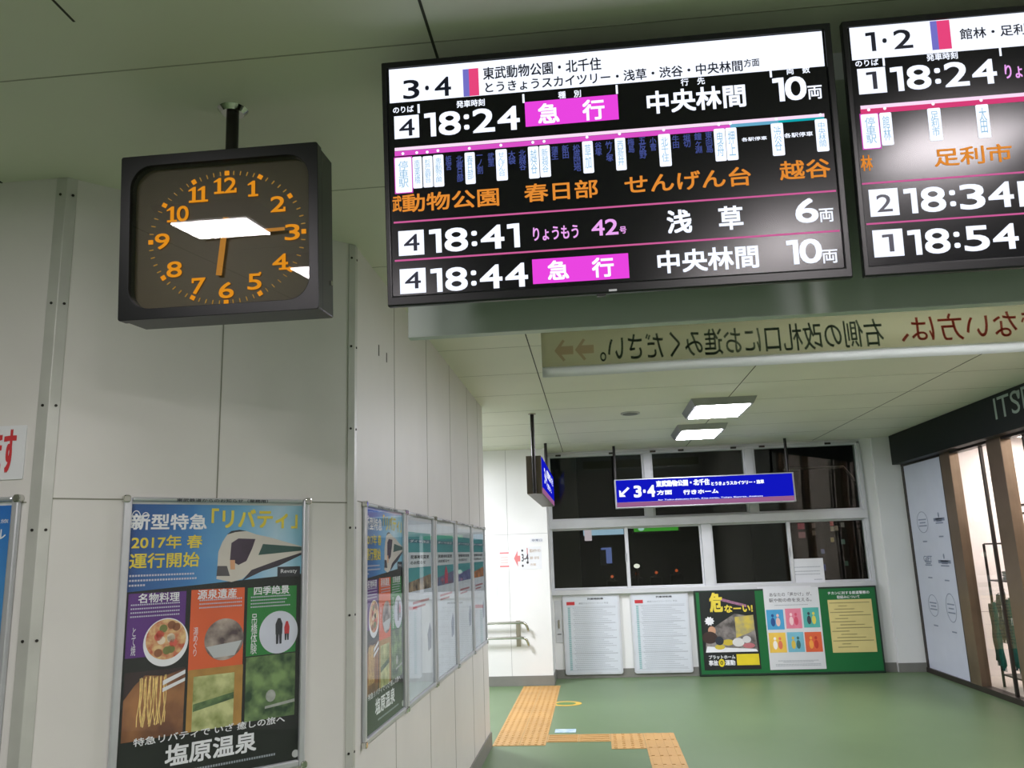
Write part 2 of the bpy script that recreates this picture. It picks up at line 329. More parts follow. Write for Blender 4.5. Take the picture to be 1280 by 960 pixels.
BOARD = [('yellow', '危', 1.3328, 1.4894, 0.8556, 0.2313), ('yellow', 'なーい!', 1.5034, 1.8355, 0.7791, 0.092), ('white', 'プラットホーム', 1.2772, 1.5844, 0.2304, 0.0451),
 ('white', '事故0運動', 1.2717, 1.5788, 0.1652, 0.0629), ('yellowbox', '', 1.5993, 1.8769, 0.1966, 0.1257), ('blk', 'あなたの「声かけ」が、', 2.0426, 2.5309, 0.9253, 0.046),
 ('blk', '駅や街の命を支える。', 2.0318, 2.5241, 0.861, 0.0459), ('t1', '', 1.9876, 2.1843, 0.6393, 0.2279), ('t2', '', 2.2059, 2.389, 0.6474, 0.2275), ('t3', '', 2.4092, 2.594, 0.6534, 0.2271),
 ('t4', '', 1.9905, 2.1857, 0.378, 0.2254), ('t5', '', 2.2022, 2.3907, 0.3798, 0.225), ('t6', '', 2.4039, 2.5957, 0.3772, 0.2245), ('white', 'チカンに対する鉄道警察の', 2.7195, 3.1963, 0.924, 0.0366),
 ('white', '取組みについて', 2.8198, 3.0811, 0.8761, 0.0365), ('burst', '', 1.27, 1.388, 0.6592, 0.101), ('blob', '', 1.4332, 1.6859, 0.644, 0.2748)]
SIGN = [('face', '', 0.3003, 2.3771, 2.1972, 0.2563), ('band', '', 0.2957, 2.3752, 2.0407, 0.0566), ('w', '3・4', 0.5059, 0.7634, 2.1909, 0.1433), ('arrow', '', 0.333, 0.4584, 2.1912, 0.1149),
 ('w', '東武動物公園・北千住', 0.7782, 1.4141, 2.2722, 0.0764), ('w', 'とうきょうスカイツリー・浅草', 1.4306, 2.0483, 2.2474, 0.0474), ('w', '方面', 0.7808, 0.9613, 2.1668, 0.0571),
 ('w', '行きホーム', 1.0931, 1.5078, 2.1587, 0.0569)]
OUTSIDE = [('white', '', -0.1993, 0.5807, 1.8616, 0.1055), ('green', '', 0.7785, 1.6268, 1.9074, 0.12), ('mon', '', 0.1282, 0.3258, 1.4176, 0.2978), ('o1', '', 0.2577, 0.3479, 1.0293, 0.0884),  # lit spots reflected in the window panes, laid out beyond them
 ('o2', '', 0.7262, 0.816, 1.0662, 0.0883), ('o3', '', 1.0863, 1.1757, 1.0769, 0.0734), ('o4', '', 1.4609, 1.55, 1.1017, 0.0733), ('w2', '', 0.7352, 0.8251, 1.2062, 0.0591),
 ('win', '', 3.8895, 3.9768, 1.8536, 0.0884), ('win', '', 3.8899, 3.9771, 1.6886, 0.0881), ('win', '', 4.1244, 4.2115, 1.8449, 0.0883), ('win', '', 4.1171, 4.204, 1.7057, 0.088),
 ('win', '', 4.4598, 4.5466, 1.8704, 0.0882), ('win', '', 4.461, 4.5477, 1.7691, 0.088), ('win', '', 4.5369, 4.6234, 1.7789, 0.0879), ('win', '', 4.6556, 4.7421, 1.8378, 0.088),
 ('win', '', 4.4387, 4.5251, 1.568, 0.0875), ('win', '', 4.6324, 4.7185, 1.5234, 0.0873), ('win', '', 4.2415, 4.3278, 1.3564, 0.0871), ('win', '', 4.1986, 4.2847, 1.0758, 0.0865),
 ('win', '', 4.6486, 4.7342, 1.1233, 0.0864), ('win', '', 3.6409, 3.7281, 1.5837, 0.088), ('win', '', 2.3251, 2.4142, 1.8861, 0.0893)]
SHOPPANEL = [('logo0', '', 0.2194, 0.5994, 1.7036, 0.2536), ('logo1', '', 0.7102, 1.0411, 1.7065, 0.1609), ('logo2', '', 0.2592, 0.584, 1.2434, 0.1402), ('logo3', '', 0.6875, 1.0484, 1.2494, 0.1872),
 ('logo4', '', 0.2394, 0.5623, 0.7723, 0.2521), ('logo5', '', 0.7234, 1.0279, 0.7758, 0.3193)]
SHOPSIGN = [('t', 'ITS', 2.7775, 3.2164, 2.6287, 0.1943), ('a', "'", 3.1887, 3.2434, 2.6807, 0.0716), ('d', 'D', 3.2685, 3.4499, 2.6395, 0.1849)]
# ------------------------------------------------------------------ palette
m_wall   = mat('painted_panel', (206,205,201), 0.45, var=0.03, scale=2.5)
m_white  = mat('white_panel', (222,224,222), 0.4, var=0.02, scale=2.0)
m_ceil   = mat('ceiling_board', (220,222,206), 0.6, var=0.03, scale=1.2)
m_seam   = mat('seam_shadow_gap', (60,62,52), 0.8)
m_seamp  = mat('pale_seam_gap', (132,133,121), 0.8)
m_alu    = mat('aluminium', (196,199,204), 0.32, metal=0.55, var=0.04, scale=10)
m_strip  = mat('satin_strip', (186,188,182), 0.4, metal=0.25, var=0.05, scale=8)
m_chrome = mat('polished_steel', (205,205,200), 0.12, metal=1.0)
m_steel  = mat('brushed_steel', (170,165,150), 0.28, metal=0.9)
m_screw  = mat('dark_screw', (48,46,42), 0.5, metal=0.5)
m_base   = mat('grey_skirting', (118,119,112), 0.6, var=0.06, scale=5)
m_floor  = mat('green_floor', (94,116,82), 0.42, var=0.06, scale=0.9, spec=0.45)
m_tact   = mat('yellow_tactile', (178,140,82), 0.55, var=0.07, scale=3)
m_black  = mat('black_plastic', (16,17,22), 0.35)
m_bezel  = mat('bezel_plastic', (11,12,18), 0.28, spec=0.45)
m_lcd    = mat('lcd_surface', (7,6,16), 0.19, spec=0.4)
m_panel  = mat('glossy_grey_panel', (186,196,192), 0.35, var=0.03, scale=2)
m_clockc = mat('clock_case', (8,12,13), 0.33, var=0.06, scale=9, spec=0.36)
m_dial   = mat('olive_dial', (70,61,42), 0.5, var=0.05, scale=4)
m_gold   = glow('lit_numerals', (238,152,32), 0.95)
m_hand   = glow('lit_hand', (205,140,60), 0.75)
m_pole   = mat('dark_pole', (30,27,24), 0.35, metal=0.3)
m_wframe = mat('window_frame_white', (200,203,205), 0.4, metal=0.1, var=0.03)
m_pane   = glass('window_pane', (0.80,0.84,0.80), 0.0, 1.45)
m_cover  = glass('clear_cover', (0.97,0.98,0.98), 0.006, 1.45)
m_clockg = glass('clock_cover', (0.9,0.9,0.85), 0.0, 1.6)
m_paper  = mat('white_paper', (214,217,220), 0.6, var=0.02)
m_ink    = mat('dark_ink', (50,52,58), 0.7)
m_pale   = mat('pale_ink', (150,158,166), 0.7)
m_pteal  = mat('teal_ink', (140,180,182), 0.7)
m_red    = mat('red_ink', (190,50,55), 0.6)
m_green  = mat('green_board', (14,104,52), 0.5, var=0.05, scale=2)
m_dgreen = mat('dark_green_edge', (22,44,32), 0.5)
m_fascia = mat('fascia_dark_green', (9,17,14), 0.5, var=0.08, spec=0.25)
m_bronze = mat('bronze_frame', (128,110,92), 0.35, metal=0.55, var=0.06)
m_dframe = mat('dark_frame', (58,52,48), 0.4, metal=0.4)
m_shopwh = mat('shop_white', (236,230,228), 0.5, var=0.02)
m_shoppn = mat('shop_list_panel', (196,202,216), 0.35, var=0.02)
# screens
e_white = glow('screen_white', (236,242,255), 1.25)
e_key   = mat('screen_dark_letter', (14,22,58), 0.4)
e_blueb = glow('screen_periwinkle', (120,118,205), 0.95)
e_redb  = glow('screen_rose', (236,72,128), 0.98)
e_mag   = glow('screen_magenta', (236,70,226), 1.0)
e_barm  = glow('line_magenta', (226,84,206), 0.95)
e_barw  = glow('line_white', (255,225,250), 1.0)
e_barl  = glow('line_pale_blue', (110,182,214), 0.9)
e_bart  = glow('line_teal', (20,176,186), 0.9)
e_barr  = glow('line_rose', (222,66,124), 0.95)
e_led   = glow('led_orange', (230,142,54), 0.98)
e_pink  = glow('screen_pink', (240,170,244), 1.0)
e_line  = glow('row_line_pink', (222,104,166), 0.85)
e_pass  = glow('station_dim_blue', (72,84,150), 0.9)
e_stop  = glow('stop_name_pale_blue', (150,196,226), 0.95)
e_grn   = glow('power_green', (90,230,120), 1.0)
e_sign  = glow('sign_blue', (18,24,196), 0.95)
e_signw = glow('sign_white', (240,246,255), 1.3)
e_signb = glow('sign_band', (176,112,160), 0.72)
# lamps
l_far  = glow('lamp_diffuser', (247,244,255), LAMP_FAR, lamp=True)
l_near = glow('lamp_diffuser_hall', (255,246,250), LAMP_NEAR, lamp=True)
l_side = glow('lamp_diffuser_side', (247,246,255), LAMP_SIDE, lamp=True)
l_fill = glow('lamp_diffuser_fill', (255,246,248), LAMP_FILL, lamp=True)
l_shop = glow('lamp_diffuser_shop', (255,242,236), LAMP_SHOP, lamp=True)

# ------------------------------------------------------------------ the room shell
XB, YC, YE, YW, XS = -0.909, 2.335, 6.93, 10.47, 3.78   # pier side, wall beside the camera, pier end, window wall, shop front
def struct(mb, name, m, parent=None, **k): return mb.build(name, m, parent, kind='structure' if parent is None else None, **k)
struct(MB().box(-6, XS+0.1, -7, 10.7, -0.12, 0), 'floor', m_floor)
struct(MB().box(-6, XS+0.1, -7, 10.7, CEIL, CEIL+0.1), 'ceiling', m_ceil)
struct(MB().column([(-6,YC),(-1.654,YC),(XB,YC+0.745),(XB,YE),(-6,YE)], 0, CEIL), 'wall_left', m_wall)
struct(MB().box(-6, -0.55, 9.97, 10.7, 0, CEIL), 'wall_end', m_white)
wb = struct(MB().box(-0.55, XS, YW, YW+0.14, 0, 0.985), 'wall_back', m_white)
MB().box(-0.55, XS, YW, YW+0.14, 2.715, CEIL).build('lintel', m_white, wb)
MB().box(3.30, XS, YW, YW+0.14, 0.985, 2.715).build('jamb', m_white, wb)
MB().box(3.47, XS-0.001, 10.41, YW, 0, CEIL).build('pilaster', m_white, wb)
struct(MB().box(-6.1, XS+0.1, -7.1, -7, 0, CEIL), 'wall_rear', m_wall)
struct(MB().box(-6.1, -6, -7, 10.7, 0, CEIL), 'wall_outer', m_wall)
wr = struct(MB().box(XS, XS+0.1, -7, 3.9, 0, CEIL), 'wall_right', m_wall)
# ceiling board joints
jm = MB(); jx = MB()
y = 1.80-0.775*9
while y < 10.4:
    jx.box(-6, XS, y-0.002, y+0.002, CEIL-0.0010, CEIL+0.001)
    y += 0.775
for x in (-4.985, -3.435, -1.885, -0.335, 1.215, 2.765): jm.box(x-0.0035, x+0.0035, -7, 10.4, CEIL-0.0012, CEIL+0.001)
struct(jm, 'trim_1', m_seam); struct(jx, 'trim_12', mat('ceiling_joint', (156,158,142), 0.8))
# panel seams of the left walls (chamfer plane is at 45 degrees)
def chamfer(u, out=0.0): return (-1.654+u*0.70711+out*0.70711, YC+u*0.70711-out*0.70711)
sm = MB()
sm.box(-6, -1.70, YC-0.0012, YC+0.001, 1.702, 1.706)
sm.box(XB-0.001, XB+0.0012, YC+0.80, YE, 1.722, 1.726)
for yy in (3.75, 4.52, 5.29, 6.06, 6.62): sm.box(XB-0.001, XB+0.0012, yy-0.0018, yy+0.0018, 0.1, CEIL)
a0 = chamfer(0, .0012); a1 = chamfer(1.054, .0012); b0 = chamfer(0, -.001); b1 = chamfer(1.054, -.001)
sm.column([a0, a1, b1, b0], 1.712, 1.7165)
c0 = chamfer(0.528, .0012); c1 = chamfer(0.532, .0012); d1 = chamfer(0.532, -.001); d0 = chamfer(0.528, -.001)
sm.column([c0, c1, d1, d0], 1.714, CEIL)
struct(sm, 'trim_2', m_seamp)
for nm, x, y, z, h in (('scuff_mark', XB, 3.46, 2.41, .05), ('scuff_mark', XB, 3.60, 2.41, .045)):
    MB().column([(x-.001, y-.004), (x+.0012, y-.006), (x+.0012, y+.006), (x-.001, y+.004)], z-h/2, z+h/2).build(nm, m_seam, bpy.data.objects['wall_left'])
MB().box(-1.153, -1.147, 1.50, 1.60, CEIL-.0009, CEIL).build('scuff_mark', m_seam, bpy.data.objects['ceiling'])
# corner strips with screws
def corner_strip(name, pts, screws):
    t = struct(MB().column(pts, 0, CEIL-0.002), name, m_strip, bevel=0.0015)
    for (x, y, nx, ny) in screws:
        for z in (0.35, 0.82, 1.30, 1.62, 2.0, 2.33, 2.70):
            p = Vector((x, y, z)); n = Vector((nx, ny, 0)).normalized()
            MB().tube([p-n*0.002, p+n*0.0022], 0.0045, 10).build('screw', m_screw, t)
    return t
q = chamfer(0.030, 0.0); q2 = chamfer(0.030, 0.004)
corner_strip('trim_3', [(-1.689, YC), (-1.689, YC-0.004), (-1.6525, YC-0.004), q2, q], [(-1.672, YC-0.004, 0, -1), (*chamfer(0.018, 0.004), 1, -1)])
q = chamfer(1.026, 0.0); q2 = chamfer(1.026, 0.004)
corner_strip('trim_4', [q, q2, (XB+0.004, YC+0.743), (XB+0.004, YC+0.775), (XB, YC+0.775), (XB, YC+0.745)], [(*chamfer(1.038, 0.004), 1, -1), (XB+0.004, YC+0.762, 1, 0)])
# white end wall seams, window wall and skirtings
s3 = MB()
s3.box(-6, -0.55, 9.9688, 9.971, 1.735, 1.739); s3.box(-1.034, -1.030, 9.9688, 9.971, 0.11, CEIL); s3.box(-1.18, -1.178, 9.9688, 9.971, 0.95, 1.735)
struct(s3, 'trim_5', mat('pale_seam', (150,152,152), 0.7))
struct(MB().box(-6, -0.545, 9.958, 9.97, 0, 0.112).box(-0.55, -0.538, 9.958, 10.46, 0, 0.112), 'baseboard_end', m_base, bevel=0.002)
struct(MB().box(-0.538, 3.46, 10.458, YW, 0, 0.105).box(3.46, 3.78, 10.398, 10.41, 0, 0.105), 'baseboard_back', m_base, bevel=0.002)
bb = MB().column([(XB, YC+0.745), (XB+0.012, YC+0.74), (XB+0.012, YE+0.012), (-6, YE+0.012), (-6, YE), (XB, YE)], 0, 0.112)
a = chamfer(0, 0.012); b = chamfer(1.054, 0.012); c = chamfer(1.054, 0.0); d = chamfer(0, 0.0)
bb.column([a, b, c, d], 0, 0.112).box(-6, -1.654, YC-0.012, YC, 0, 0.112)
struct(bb, 'baseboard_left', m_base)
# tactile paving let into the floor
def paving(name, rects, dots=True):
    p = MB(); d = MB()
    for (x0, x1, y0, y1, kind) in rects:
        nx = max(1, round((x1-x0)/0.27)); ny = max(1, round((y1-y0)/0.27))
        tw = (x1-x0)/nx; tl = (y1-y0)/ny
        for i in range(nx):
            for j in range(ny):
                ax, ay = x0+i*tw, y0+j*tl
                p.box(ax+0.0015, ax+tw-0.0015, ay+0.0015, ay+tl-0.0015, -0.001, 0.003)
                if kind == 'bar_y':
                    for k in range(4): xx = ax+tw*(k+0.5)/4; d.box(xx-0.012, xx+0.012, ay+0.012, ay+tl-0.012, 0.003, 0.0065)
                elif kind == 'bar_x':
                    for k in range(4): yy = ay+tl*(k+0.5)/4; d.box(ax+0.012, ax+tw-0.012, yy-0.012, yy+0.012, 0.003, 0.0065)
                else:
                    for k in range(4):
                        for l in range(4):
                            cx, cy = ax+tw*(k+0.5)/4, ay+tl*(l+0.5)/4
                            d.column([(cx+0.013*math.cos(2*PI*t/6), cy+0.013*math.sin(2*PI*t/6)) for t in range(6)], 0.003, 0.0065)
    o = struct(p, name, m_tact); d.build('raised_bars', m_tact, o); return o
paving('trim_6', [(-0.90, -0.47, 6.95, 9.93, 'dot')])
paving('trim_7', [(-0.47, 0.05, 7.06, 7.34, 'bar_x'), (0.05, 0.32, 6.80, 7.34, 'dot'), (0.32, 0.575, 3.4, 7.34, 'bar_y')])
o = struct(MB().box(-0.42, -0.24, 7.42, 7.56, 0, 0.0015), 'trim_8', mat('floor_sticker', (190,205,215), 0.5, c2=(120,160,190), nscale=14), bevel=0)
ring = MB()
pts = [(0.16*math.cos(2*PI*i/32), 0.13*math.sin(2*PI*i/32)) for i in range(32)]
ro = tag(MB().column([(-0.37+p[0], 8.78+p[1]) for p in pts], 0, 0.002).build('floor_marker', mat('marker_yellow', (196,160,60), 0.5)), 'small round yellow marker stuck on the green floor beside the tactile paving', 'floor marker')
MB().column([(-0.37+p[0]*0.62, 8.78+p[1]*0.62) for p in pts], 0.002, 0.003).build('print', mat('marker_green', (86,120,66), 0.5), ro)

# windows: one row of three above the rail, one row of four below
def window(name, x0, x1, z0, z1, latch=None, lean=0.0):
    t = struct(MB().ring([(x0,z0),(x1,z0),(x1,z1),(x0,z1)], [(x0+.022,z0+.022),(x1-.022,z0+.022),(x1-.022,z1-.022),(x0+.022,z1-.022)], YW+(0.0 if lean else 0.02), YW+(0.076 if lean else 0.055)), name, m_wframe, bevel=0.002)
    zc = (z0+z1)/2
    pn = MB().box(x0+.02, x1-.02, -0.003, 0.003, z0+.02-zc, z1-.02-zc).build('pane', m_pane, t)
    pn.location = (0, YW+0.0375, zc); pn.rotation_euler = (lean, 0, 0)     # upper panes tilted to turn the ceiling lamps out of their reflections
    if latch: MB().box(latch-0.012, latch+0.012, YW+0.0, YW+0.022, (z0+z1)/2-0.06, (z0+z1)/2+0.05).build('latch', m_alu, t, bevel=0.004)
    return t
k = 1
for (x0, x1) in ((-0.53, 0.672), (0.765, 1.935), (2.035, 3.30)): window('window_%d' % k, x0, x1, 1.895, 2.715, None, R(4.2)); k += 1
for (x0, x1, la) in ((-0.54, 0.405, 0.39), (0.405, 1.325, None), (1.445, 2.385, 2.37), (2.385, 3.30, None)): window('window_%d' % k, x0, x1, 1.045, 1.79, la); k += 1
wf = MB()
wf.box(-0.55, 3.33, YW-0.045, YW+0.08, 1.79, 1.895).box(-0.55, 3.33, YW-0.06, YW+0.08, 0.985, 1.045)
wf.box(0.672, 0.765, YW-0.02, YW+0.08, 1.895, 2.715).box(1.935, 2.035, YW-0.02, YW+0.08, 1.895, 2.715)
wf.box(1.325, 1.445, YW-0.025, YW+0.08, 1.045, 1.79).box(0.385, 0.425, YW+0.0, YW+0.02, 1.045, 1.79).box(2.365, 2.405, YW+0.0, YW+0.02, 1.045, 1.79)
wf.box(-0.56, -0.52, YW-0.03, YW+0.08, 1.045, 2.73).box(3.29, 3.335, YW-0.03, YW+0.08, 1.045, 2.73).box(-0.55, 3.33, YW-0.03, YW+0.08, 2.70, 2.735)
struct(wf, 'trim_9', m_wframe, bevel=0.004)
cl = MB()
for x in (-0.40, 0.28, 0.80, 1.15, 1.80, 2.15, 2.95): cl.box(x-0.035, x+0.035, YW-0.05, YW-0.028, 2.705, 2.728)
struct(cl, 'trim_10', m_dframe, bevel=0.004)

# the dark concourse beyond the glass, with lit stand-ins for reflections in the panes
m_night = mat('night_wall', (26,28,26), 0.8, var=0.3, scale=1.2)
struct(MB().box(-4, 8, 16.3, 16.5, -0.2, 5), 'wall_beyond', m_night)
struct(MB().box(-4, 8, 10.8, 16.3, -0.14, -0.02), 'floor_beyond', mat('night_floor', (30,36,30), 0.7))
pil = tag(MB().box(-0.86, -0.22, 12.6, 13.1, -0.02, 3.8).build('concrete_pillar', mat('night_pillar', (96,92,84), 0.7, var=0.08)), 'grey square pillar standing in the dark beyond the leftmost panes', 'pillar')
t = thing('beam_frame', 'thin pale bent beam in the dark behind the top right pane', 'beam', (3.2, 13.6, -0.02))
MB().tube([(0.0,0,2.72),(0.85,0,2.72),(1.2,0,2.25),(1.2,0,0)], 0.02, 8).build('rail', mat('night_rail', (80,80,78), 0.6), t)
def outside_sign(name, label, cat, row, col, k, extra=None):  # added glowing box standing for a reflection in the panes
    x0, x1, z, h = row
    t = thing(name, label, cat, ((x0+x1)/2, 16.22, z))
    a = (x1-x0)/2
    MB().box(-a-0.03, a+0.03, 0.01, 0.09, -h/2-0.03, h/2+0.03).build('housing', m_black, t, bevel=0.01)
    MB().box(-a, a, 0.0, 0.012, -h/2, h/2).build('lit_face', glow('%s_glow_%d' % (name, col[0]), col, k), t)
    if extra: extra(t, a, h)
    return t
OUT = {}
for r in OUTSIDE: OUT.setdefault(r[0], []).append(r[2:])
outside_sign('reflected_sign', 'long pale blue lit sign added behind the lower left panes as a reflection', 'sign', OUT['white'][0], (176,206,236), 0.9,
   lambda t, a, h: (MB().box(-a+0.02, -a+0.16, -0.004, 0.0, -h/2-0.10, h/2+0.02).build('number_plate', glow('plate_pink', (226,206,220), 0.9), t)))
outside_sign('reflected_sign', 'green lit sign added behind the second lower pane as a reflection', 'sign', OUT['green'][0], (74,176,56), 0.75,
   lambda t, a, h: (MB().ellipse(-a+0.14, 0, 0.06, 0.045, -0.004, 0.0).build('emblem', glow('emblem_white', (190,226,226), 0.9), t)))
outside_sign('reflected_monitor', 'small blue screen added behind the lower left pane as a reflection', 'screen', OUT['mon'][0], (112,128,196), 0.75,
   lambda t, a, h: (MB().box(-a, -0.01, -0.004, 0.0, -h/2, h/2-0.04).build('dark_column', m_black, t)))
for i, (kk, lb) in enumerate((('o1', 'orange gate lamp added as a reflection below the blue screen, lower left pane'), ('o2', 'orange gate lamp added as a reflection, leftmost behind the second lower pane'), ('o3', 'orange gate lamp added as a reflection, in the middle behind the second lower pane'), ('o4', 'orange gate lamp added as a reflection, rightmost behind the second lower pane'))):
    x0, x1, z, h = OUT[kk][0]; g = thing('reflected_gate_lamp', lb, 'lamp', ((x0+x1)/2, 15.9, -0.02), 0, 'orange gate lamps added as reflections in the glass')  # orange lights reflected in the glass, built as lamps beyond it
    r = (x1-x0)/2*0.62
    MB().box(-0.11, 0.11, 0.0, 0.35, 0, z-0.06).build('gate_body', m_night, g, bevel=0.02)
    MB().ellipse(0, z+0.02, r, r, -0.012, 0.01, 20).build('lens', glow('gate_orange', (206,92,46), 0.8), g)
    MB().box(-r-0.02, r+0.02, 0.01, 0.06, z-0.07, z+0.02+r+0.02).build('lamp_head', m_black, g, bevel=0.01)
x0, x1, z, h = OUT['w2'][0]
g = thing('reflected_lamp', 'small white lamp added behind the second lower pane as a reflection', 'lamp', ((x0+x1)/2*0.975, 15.6, -0.02)); z = 1.5+(z-1.5)*0.975  # white spot of a reflection, built as a lamp beyond the pane
MB().tube([(0,0.05,0),(0,0.05,z)], 0.02, 8).build('pole', m_night, g); MB().ellipse(0, z+0.02, 0.055, 0.04, -0.02, 0.02, 20).build('lens', glow('reflected_white', (255,250,240), 1.2), g)
bt = thing('reflection_backdrop', 'dark sheet with dim glowing patches for goods reflected in the lower right pane', 'reflection', (4.2, 16.25, -0.02))  # made-up backdrop for shop goods reflected in the pane
MB().box(-1.2, 1.1, 0.0, 0.05, 0, 3.4).build('backing_sheet', mat('night_backing', (20,22,22), 0.8, var=0.4, scale=3), bt)
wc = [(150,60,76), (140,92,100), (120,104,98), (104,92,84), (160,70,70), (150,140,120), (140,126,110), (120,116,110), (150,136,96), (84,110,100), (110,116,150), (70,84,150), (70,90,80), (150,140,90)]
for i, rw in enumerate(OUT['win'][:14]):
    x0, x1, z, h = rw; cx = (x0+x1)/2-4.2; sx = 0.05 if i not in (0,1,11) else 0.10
    MB().box(cx-sx/1.6, cx+sx/1.6, -0.012, 0.0, z+0.02-h*0.5*(1 if i not in (0,1,11) else 1.6), z+0.02+h*0.5).build('window', glow('reflected_goods_%s' % 'abcdefghijklmn'[i], wc[i], 0.45), bt)  # glowing boxes for the coloured dots of reflected goods

# ------------------------------------------------------------------ ceiling lamps
def ceiling_lamp(x, y, sx, sy, dm, label, drop=0.06):
    t = thing('ceiling_lamp', label, 'ceiling lamp', (x, y, CEIL), 0, 'square ceiling lamps')
    a, b = sx/2, sy/2
    hous = MB(); n = 0
    hous.v += [(-a-.03,-b-.03,0),(a+.03,-b-.03,0),(a+.03,b+.03,0),(-a-.03,b+.03,0),(-a,-b,-drop),(a,-b,-drop),(a,b,-drop),(-a,b,-drop)]
    hous.f += [(0,1,5,4),(1,2,6,5),(2,3,7,6),(3,0,4,7),(0,3,2,1),(4,5,6,7)]
    hous.build('housing', mat('lamp_housing', (150,152,150), 0.35, metal=0.4), t, bevel=0.004)
    MB().box(-a+.025, a-.025, -b+.03, b-.03, -drop-0.006, -drop).build('diffuser', dm, t)
    return t
ceiling_lamp(1.175, 7.42, 0.50, 0.72, l_far, 'nearer of the two square lit lamps on the ceiling down the passage')
ceiling_lamp(1.185, 8.92, 0.46, 0.72, l_far, 'farther of the two square lit lamps on the ceiling, close to the window wall')
ceiling_lamp(-1.455, 0.85, 0.36, 0.31, l_near, 'lit ceiling lamp out of view, mirrored in the middle of the clock glass')
ceiling_lamp(1.40, 0.52, 0.46, 0.52, l_near, 'lit ceiling lamp out of view, mirrored in the right departure display')
ceiling_lamp(1.2, -3.2, 0.50, 0.72, l_fill, 'unseen ceiling lamp added farthest back over the right of the hall for general light')  # added out of view to raise the bounced light
ceiling_lamp(-1.5, -3.2, 0.50, 0.72, l_near, 'unseen ceiling lamp added farthest back over the left of the hall for general light')  # added out of view as general light, like the one on the right
ceiling_lamp(-1.28, -0.10, 0.42, 0.34, l_near, 'lit ceiling lamp out of view, mirrored at the right edge of the clock glass')
ceiling_lamp(1.25, 3.85, 0.50, 0.66, l_far, 'lit ceiling lamp hidden behind the departure displays')
ceiling_lamp(-2.3, 8.45, 0.60, 0.72, l_side, 'lit ceiling lamp around the corner in front of the white end wall')
ceiling_lamp(1.30, -1.4, 0.50, 0.60, l_fill, 'unseen ceiling lamp added over the middle right of the hall for more light')  # added out of view to brighten the walls and ceiling near the camera
cs = thing('ceiling_speaker', 'small round grey speaker set in the ceiling left of the lamps', 'speaker', (0.40, 7.62, CEIL))
MB().column([(0.09*math.cos(2*PI*i/28), 0.09*math.sin(2*PI*i/28)) for i in range(28)], -0.012, 0).build('rim', mat('speaker_rim', (170,172,166), 0.5), cs)
MB().column([(0.07*math.cos(2*PI*i/28), 0.07*math.sin(2*PI*i/28)) for i in range(28)], -0.016, -0.011).build('grille', mat('speaker_grille', (110,112,106), 0.6), cs)

# ------------------------------------------------------------------ station clock hung from the ceiling
TILT = R(4.06)
ck = thing('station_clock', 'black square station clock with glowing orange numerals hanging from the ceiling', 'clock', (-0.954, 1.964, 2.37))
W2, H2, DP = 0.275, 0.2285, 0.134
def tl(o): o.rotation_euler = (TILT, 0, 0); return o
out = rrect(-W2, W2, -H2, H2, 0.006, 8); inn = rrect(-0.247, 0.249, -0.199, 0.198, 0.06, 8)
body = tl(MB().box(-W2+0.003, W2-0.003, 0.040, DP, -H2+0.003, H2-0.003).build('case', m_clockc, ck, bevel=0.004))
MB().box(-W2+0.008, W2-0.008, 0.033, 0.041, -H2+0.008, H2-0.008).build('gasket', m_black, body)
MB().tube([(W2-0.004, 0.10, -0.135), (W2+0.004, 0.10, -0.135)], 0.007, 12).build('key_lock', m_chrome, body)
bez = tl(MB().ring(out, inn, 0.0, 0.034).build('bezel', m_clockc, ck, bevel=0.002))
dial = tl(MB().flat(rrect(-0.252, 0.254, -0.204, 0.203, 0.06), 0.030).build('dial', m_dial, ck))
tl(MB().flat(rrect(-0.2475, 0.2495, -0.1995, 0.1985, 0.06), 0.007).build('cover_glass', m_clockg, ck))
CX, CZ, RX, RZ = 0.012, -0.008, 0.2142, 0.180
def on_ring(deg):
    s_, c_ = math.sin(R(deg)), math.cos(R(deg)); r = 1/math.sqrt((s_/RX)**2+(c_/RZ)**2); return CX+r*s_, CZ+r*c_, s_, c_
tk = MB()
for i in range(60):
    x, z, s_, c_ = on_ring(i*6)
    if i % 5 == 0:
        h_ = 0.0058
        MB().prism([(x+h_*(sx*c_+sz*s_), z+h_*(-sx*s_+sz*c_)) for sx, sz in ((-1,-1),(1,-1),(1,1),(-1,1))], 0.026, 0.030).build('hour_marker', m_gold, dial)
    else:
        tk.prism([(x+0.0010*sx*c_+0.0056*sz*s_, z-0.0010*sx*s_+0.0056*sz*c_) for sx, sz in ((-1,-1),(1,-1),(1,1),(-1,1))], 0.0275, 0.030)
tk.build('minute_track', glow('minute_track_glow', (196,150,70), 0.62), dial)
NUM = {'12':(440,348,90),'1':(547,360,38),'2':(640,420,60),'3':(693,528,60),'4':(648,642,62),'5':(552,718,56),'6':(447,752,60),'7':(343,737,56),'8':(250,675,62),'9':(202,567,60),'10':(260,460,86),'11':(340,383,76)}
